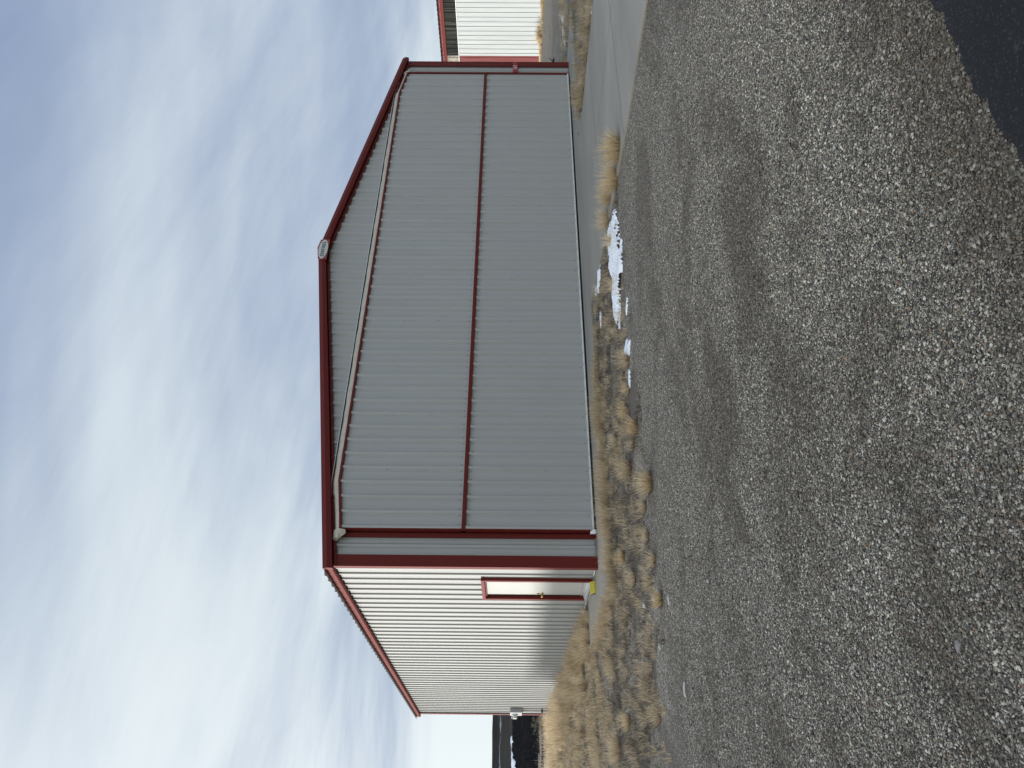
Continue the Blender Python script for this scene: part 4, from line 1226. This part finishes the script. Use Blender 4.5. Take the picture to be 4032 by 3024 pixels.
# ------------------------------------------------------------------ loose pebbles near the camera (geometry nodes)
def pebble_field():
    xs, ys = np.arange(-6.2, 5.2, 0.2), np.arange(-11.24, -5.3, 0.2)
    X, Y = np.meshgrid(xs, ys)
    nx, ny = len(xs), len(ys)
    dist = np.hypot(X + 4.54, Y + 12.70)
    den = 21000 * np.clip(1.15 - (dist - 2.0) / 5.2, 0.10, 1.0)
    # only where the frame (with a metre of margin for a step to the side) can see it
    ang = np.degrees(np.arctan2(X + 4.54, Y + 12.70)) - math.degrees(YAW)
    den = np.where(np.abs(ang) < 28 + 25 / np.maximum(dist, 1) * 1.2, den, 0)
    den = den * np.clip((-5.4 - Y) / 0.8, 0, 1)
    den = np.where((X > 3.9), 0, den)
    me = bpy.data.meshes.new('gravel')
    me.from_pydata(np.stack([X, Y, np.full(X.shape, -0.032)], -1).reshape(-1, 3).tolist(), [],
                   [(r * nx + c, r * nx + c + 1, (r + 1) * nx + c + 1, (r + 1) * nx + c) for r in range(ny - 1) for c in range(nx - 1)])
    a = me.attributes.new('dens', 'FLOAT', 'POINT'); a.data.foreach_set('value', den.ravel().astype(np.float32))
    o = bpy.data.objects.new('gravel', me); COL.objects.link(o)
    me.materials.append(M['pebble'])
    ng = bpy.data.node_groups.new('pebbles', 'GeometryNodeTree')
    ng.interface.new_socket('Geometry', in_out='INPUT', socket_type='NodeSocketGeometry')
    ng.interface.new_socket('Geometry', in_out='OUTPUT', socket_type='NodeSocketGeometry')
    N, Lk = ng.nodes, ng.links
    gi, go = N.new('NodeGroupInput'), N.new('NodeGroupOutput')
    at = N.new('GeometryNodeInputNamedAttribute'); at.data_type = 'FLOAT'; at.inputs['Name'].default_value = 'dens'
    dp = N.new('GeometryNodeDistributePointsOnFaces'); dp.distribute_method = 'RANDOM'
    Lk.new(gi.outputs[0], dp.inputs['Mesh']); Lk.new(at.outputs['Attribute'], dp.inputs['Density'])
    join = N.new('GeometryNodeJoinGeometry')
    for k in range(5):
        ico = N.new('GeometryNodeMeshIcoSphere'); ico.inputs['Radius'].default_value = 1.0; ico.inputs['Subdivisions'].default_value = 2
        nz = N.new('ShaderNodeTexNoise'); nz.noise_dimensions = '4D'; nz.inputs['W'].default_value = 3.7 * k; nz.inputs['Scale'].default_value = 0.9; nz.inputs['Detail'].default_value = 1.0
        sub = N.new('ShaderNodeVectorMath'); sub.operation = 'SUBTRACT'; sub.inputs[1].default_value = (.5, .5, .5); Lk.new(nz.outputs['Color'], sub.inputs[0])
        sc = N.new('ShaderNodeVectorMath'); sc.operation = 'SCALE'; sc.inputs['Scale'].default_value = 1.5; Lk.new(sub.outputs[0], sc.inputs[0])
        sp = N.new('GeometryNodeSetPosition'); Lk.new(ico.outputs['Mesh'], sp.inputs['Geometry']); Lk.new(sc.outputs[0], sp.inputs['Offset'])
        sm = N.new('GeometryNodeSetMaterial'); sm.inputs['Material'].default_value = M['pebble']; Lk.new(sp.outputs[0], sm.inputs['Geometry'])
        gt = N.new('GeometryNodeGeometryToInstance'); Lk.new(sm.outputs[0], gt.inputs[0])
        Lk.new(gt.outputs[0], join.inputs[0])
    ip = N.new('GeometryNodeInstanceOnPoints')
    ip.inputs['Pick Instance'].default_value = True
    Lk.new(dp.outputs['Points'], ip.inputs['Points']); Lk.new(join.outputs[0], ip.inputs['Instance'])
    ri = N.new('FunctionNodeRandomValue'); ri.data_type = 'INT'; ri.inputs[4].default_value = 0; ri.inputs[5].default_value = 4; ri.inputs['Seed'].default_value = 5
    Lk.new(ri.outputs[2], ip.inputs['Instance Index'])
    rr = N.new('FunctionNodeRandomValue'); rr.data_type = 'FLOAT_VECTOR'; rr.inputs[0].default_value = (-.35, -.35, 0); rr.inputs[1].default_value = (.35, .35, 6.283); rr.inputs['Seed'].default_value = 2
    Lk.new(rr.outputs[0], ip.inputs['Rotation'])
    rs = N.new('FunctionNodeRandomValue'); rs.data_type = 'FLOAT_VECTOR'; rs.inputs[0].default_value = (.75, .55, .38); rs.inputs[1].default_value = (1.3, .95, .72); rs.inputs['Seed'].default_value = 3
    r1 = N.new('FunctionNodeRandomValue'); r1.data_type = 'FLOAT'; r1.inputs['Seed'].default_value = 9
    pw = N.new('ShaderNodeMath'); pw.operation = 'POWER'; Lk.new(r1.outputs[1], pw.inputs[0]); pw.inputs[1].default_value = 6.0
    ma = N.new('ShaderNodeMath'); ma.operation = 'MULTIPLY_ADD'; Lk.new(pw.outputs[0], ma.inputs[0]); ma.inputs[1].default_value = 0.0056; ma.inputs[2].default_value = 0.0032
    vs = N.new('ShaderNodeVectorMath'); vs.operation = 'SCALE'; Lk.new(rs.outputs[0], vs.inputs[0]); Lk.new(ma.outputs[0], vs.inputs['Scale'])
    Lk.new(vs.outputs[0], ip.inputs['Scale'])
    rz = N.new('FunctionNodeRandomValue'); rz.data_type = 'FLOAT_VECTOR'; rz.inputs[0].default_value = (0, 0, -0.001); rz.inputs[1].default_value = (0, 0, 0.009); rz.inputs['Seed'].default_value = 13
    ti = N.new('GeometryNodeTranslateInstances'); ti.inputs['Local Space'].default_value = False
    Lk.new(ip.outputs[0], ti.inputs['Instances']); Lk.new(rz.outputs[0], ti.inputs['Translation'])
    Lk.new(ti.outputs[0], go.inputs[0])
    md = o.modifiers.new('pebbles', 'NODES'); md.node_group = ng
    tag(o, 'loose rounded pea gravel covering the near ground', 'gravel', kind='stuff')


pebble_field()

for o in bpy.data.objects:                           # builder's bookkeeping, not part of the scene
    if '_o' in o: del o['_o']
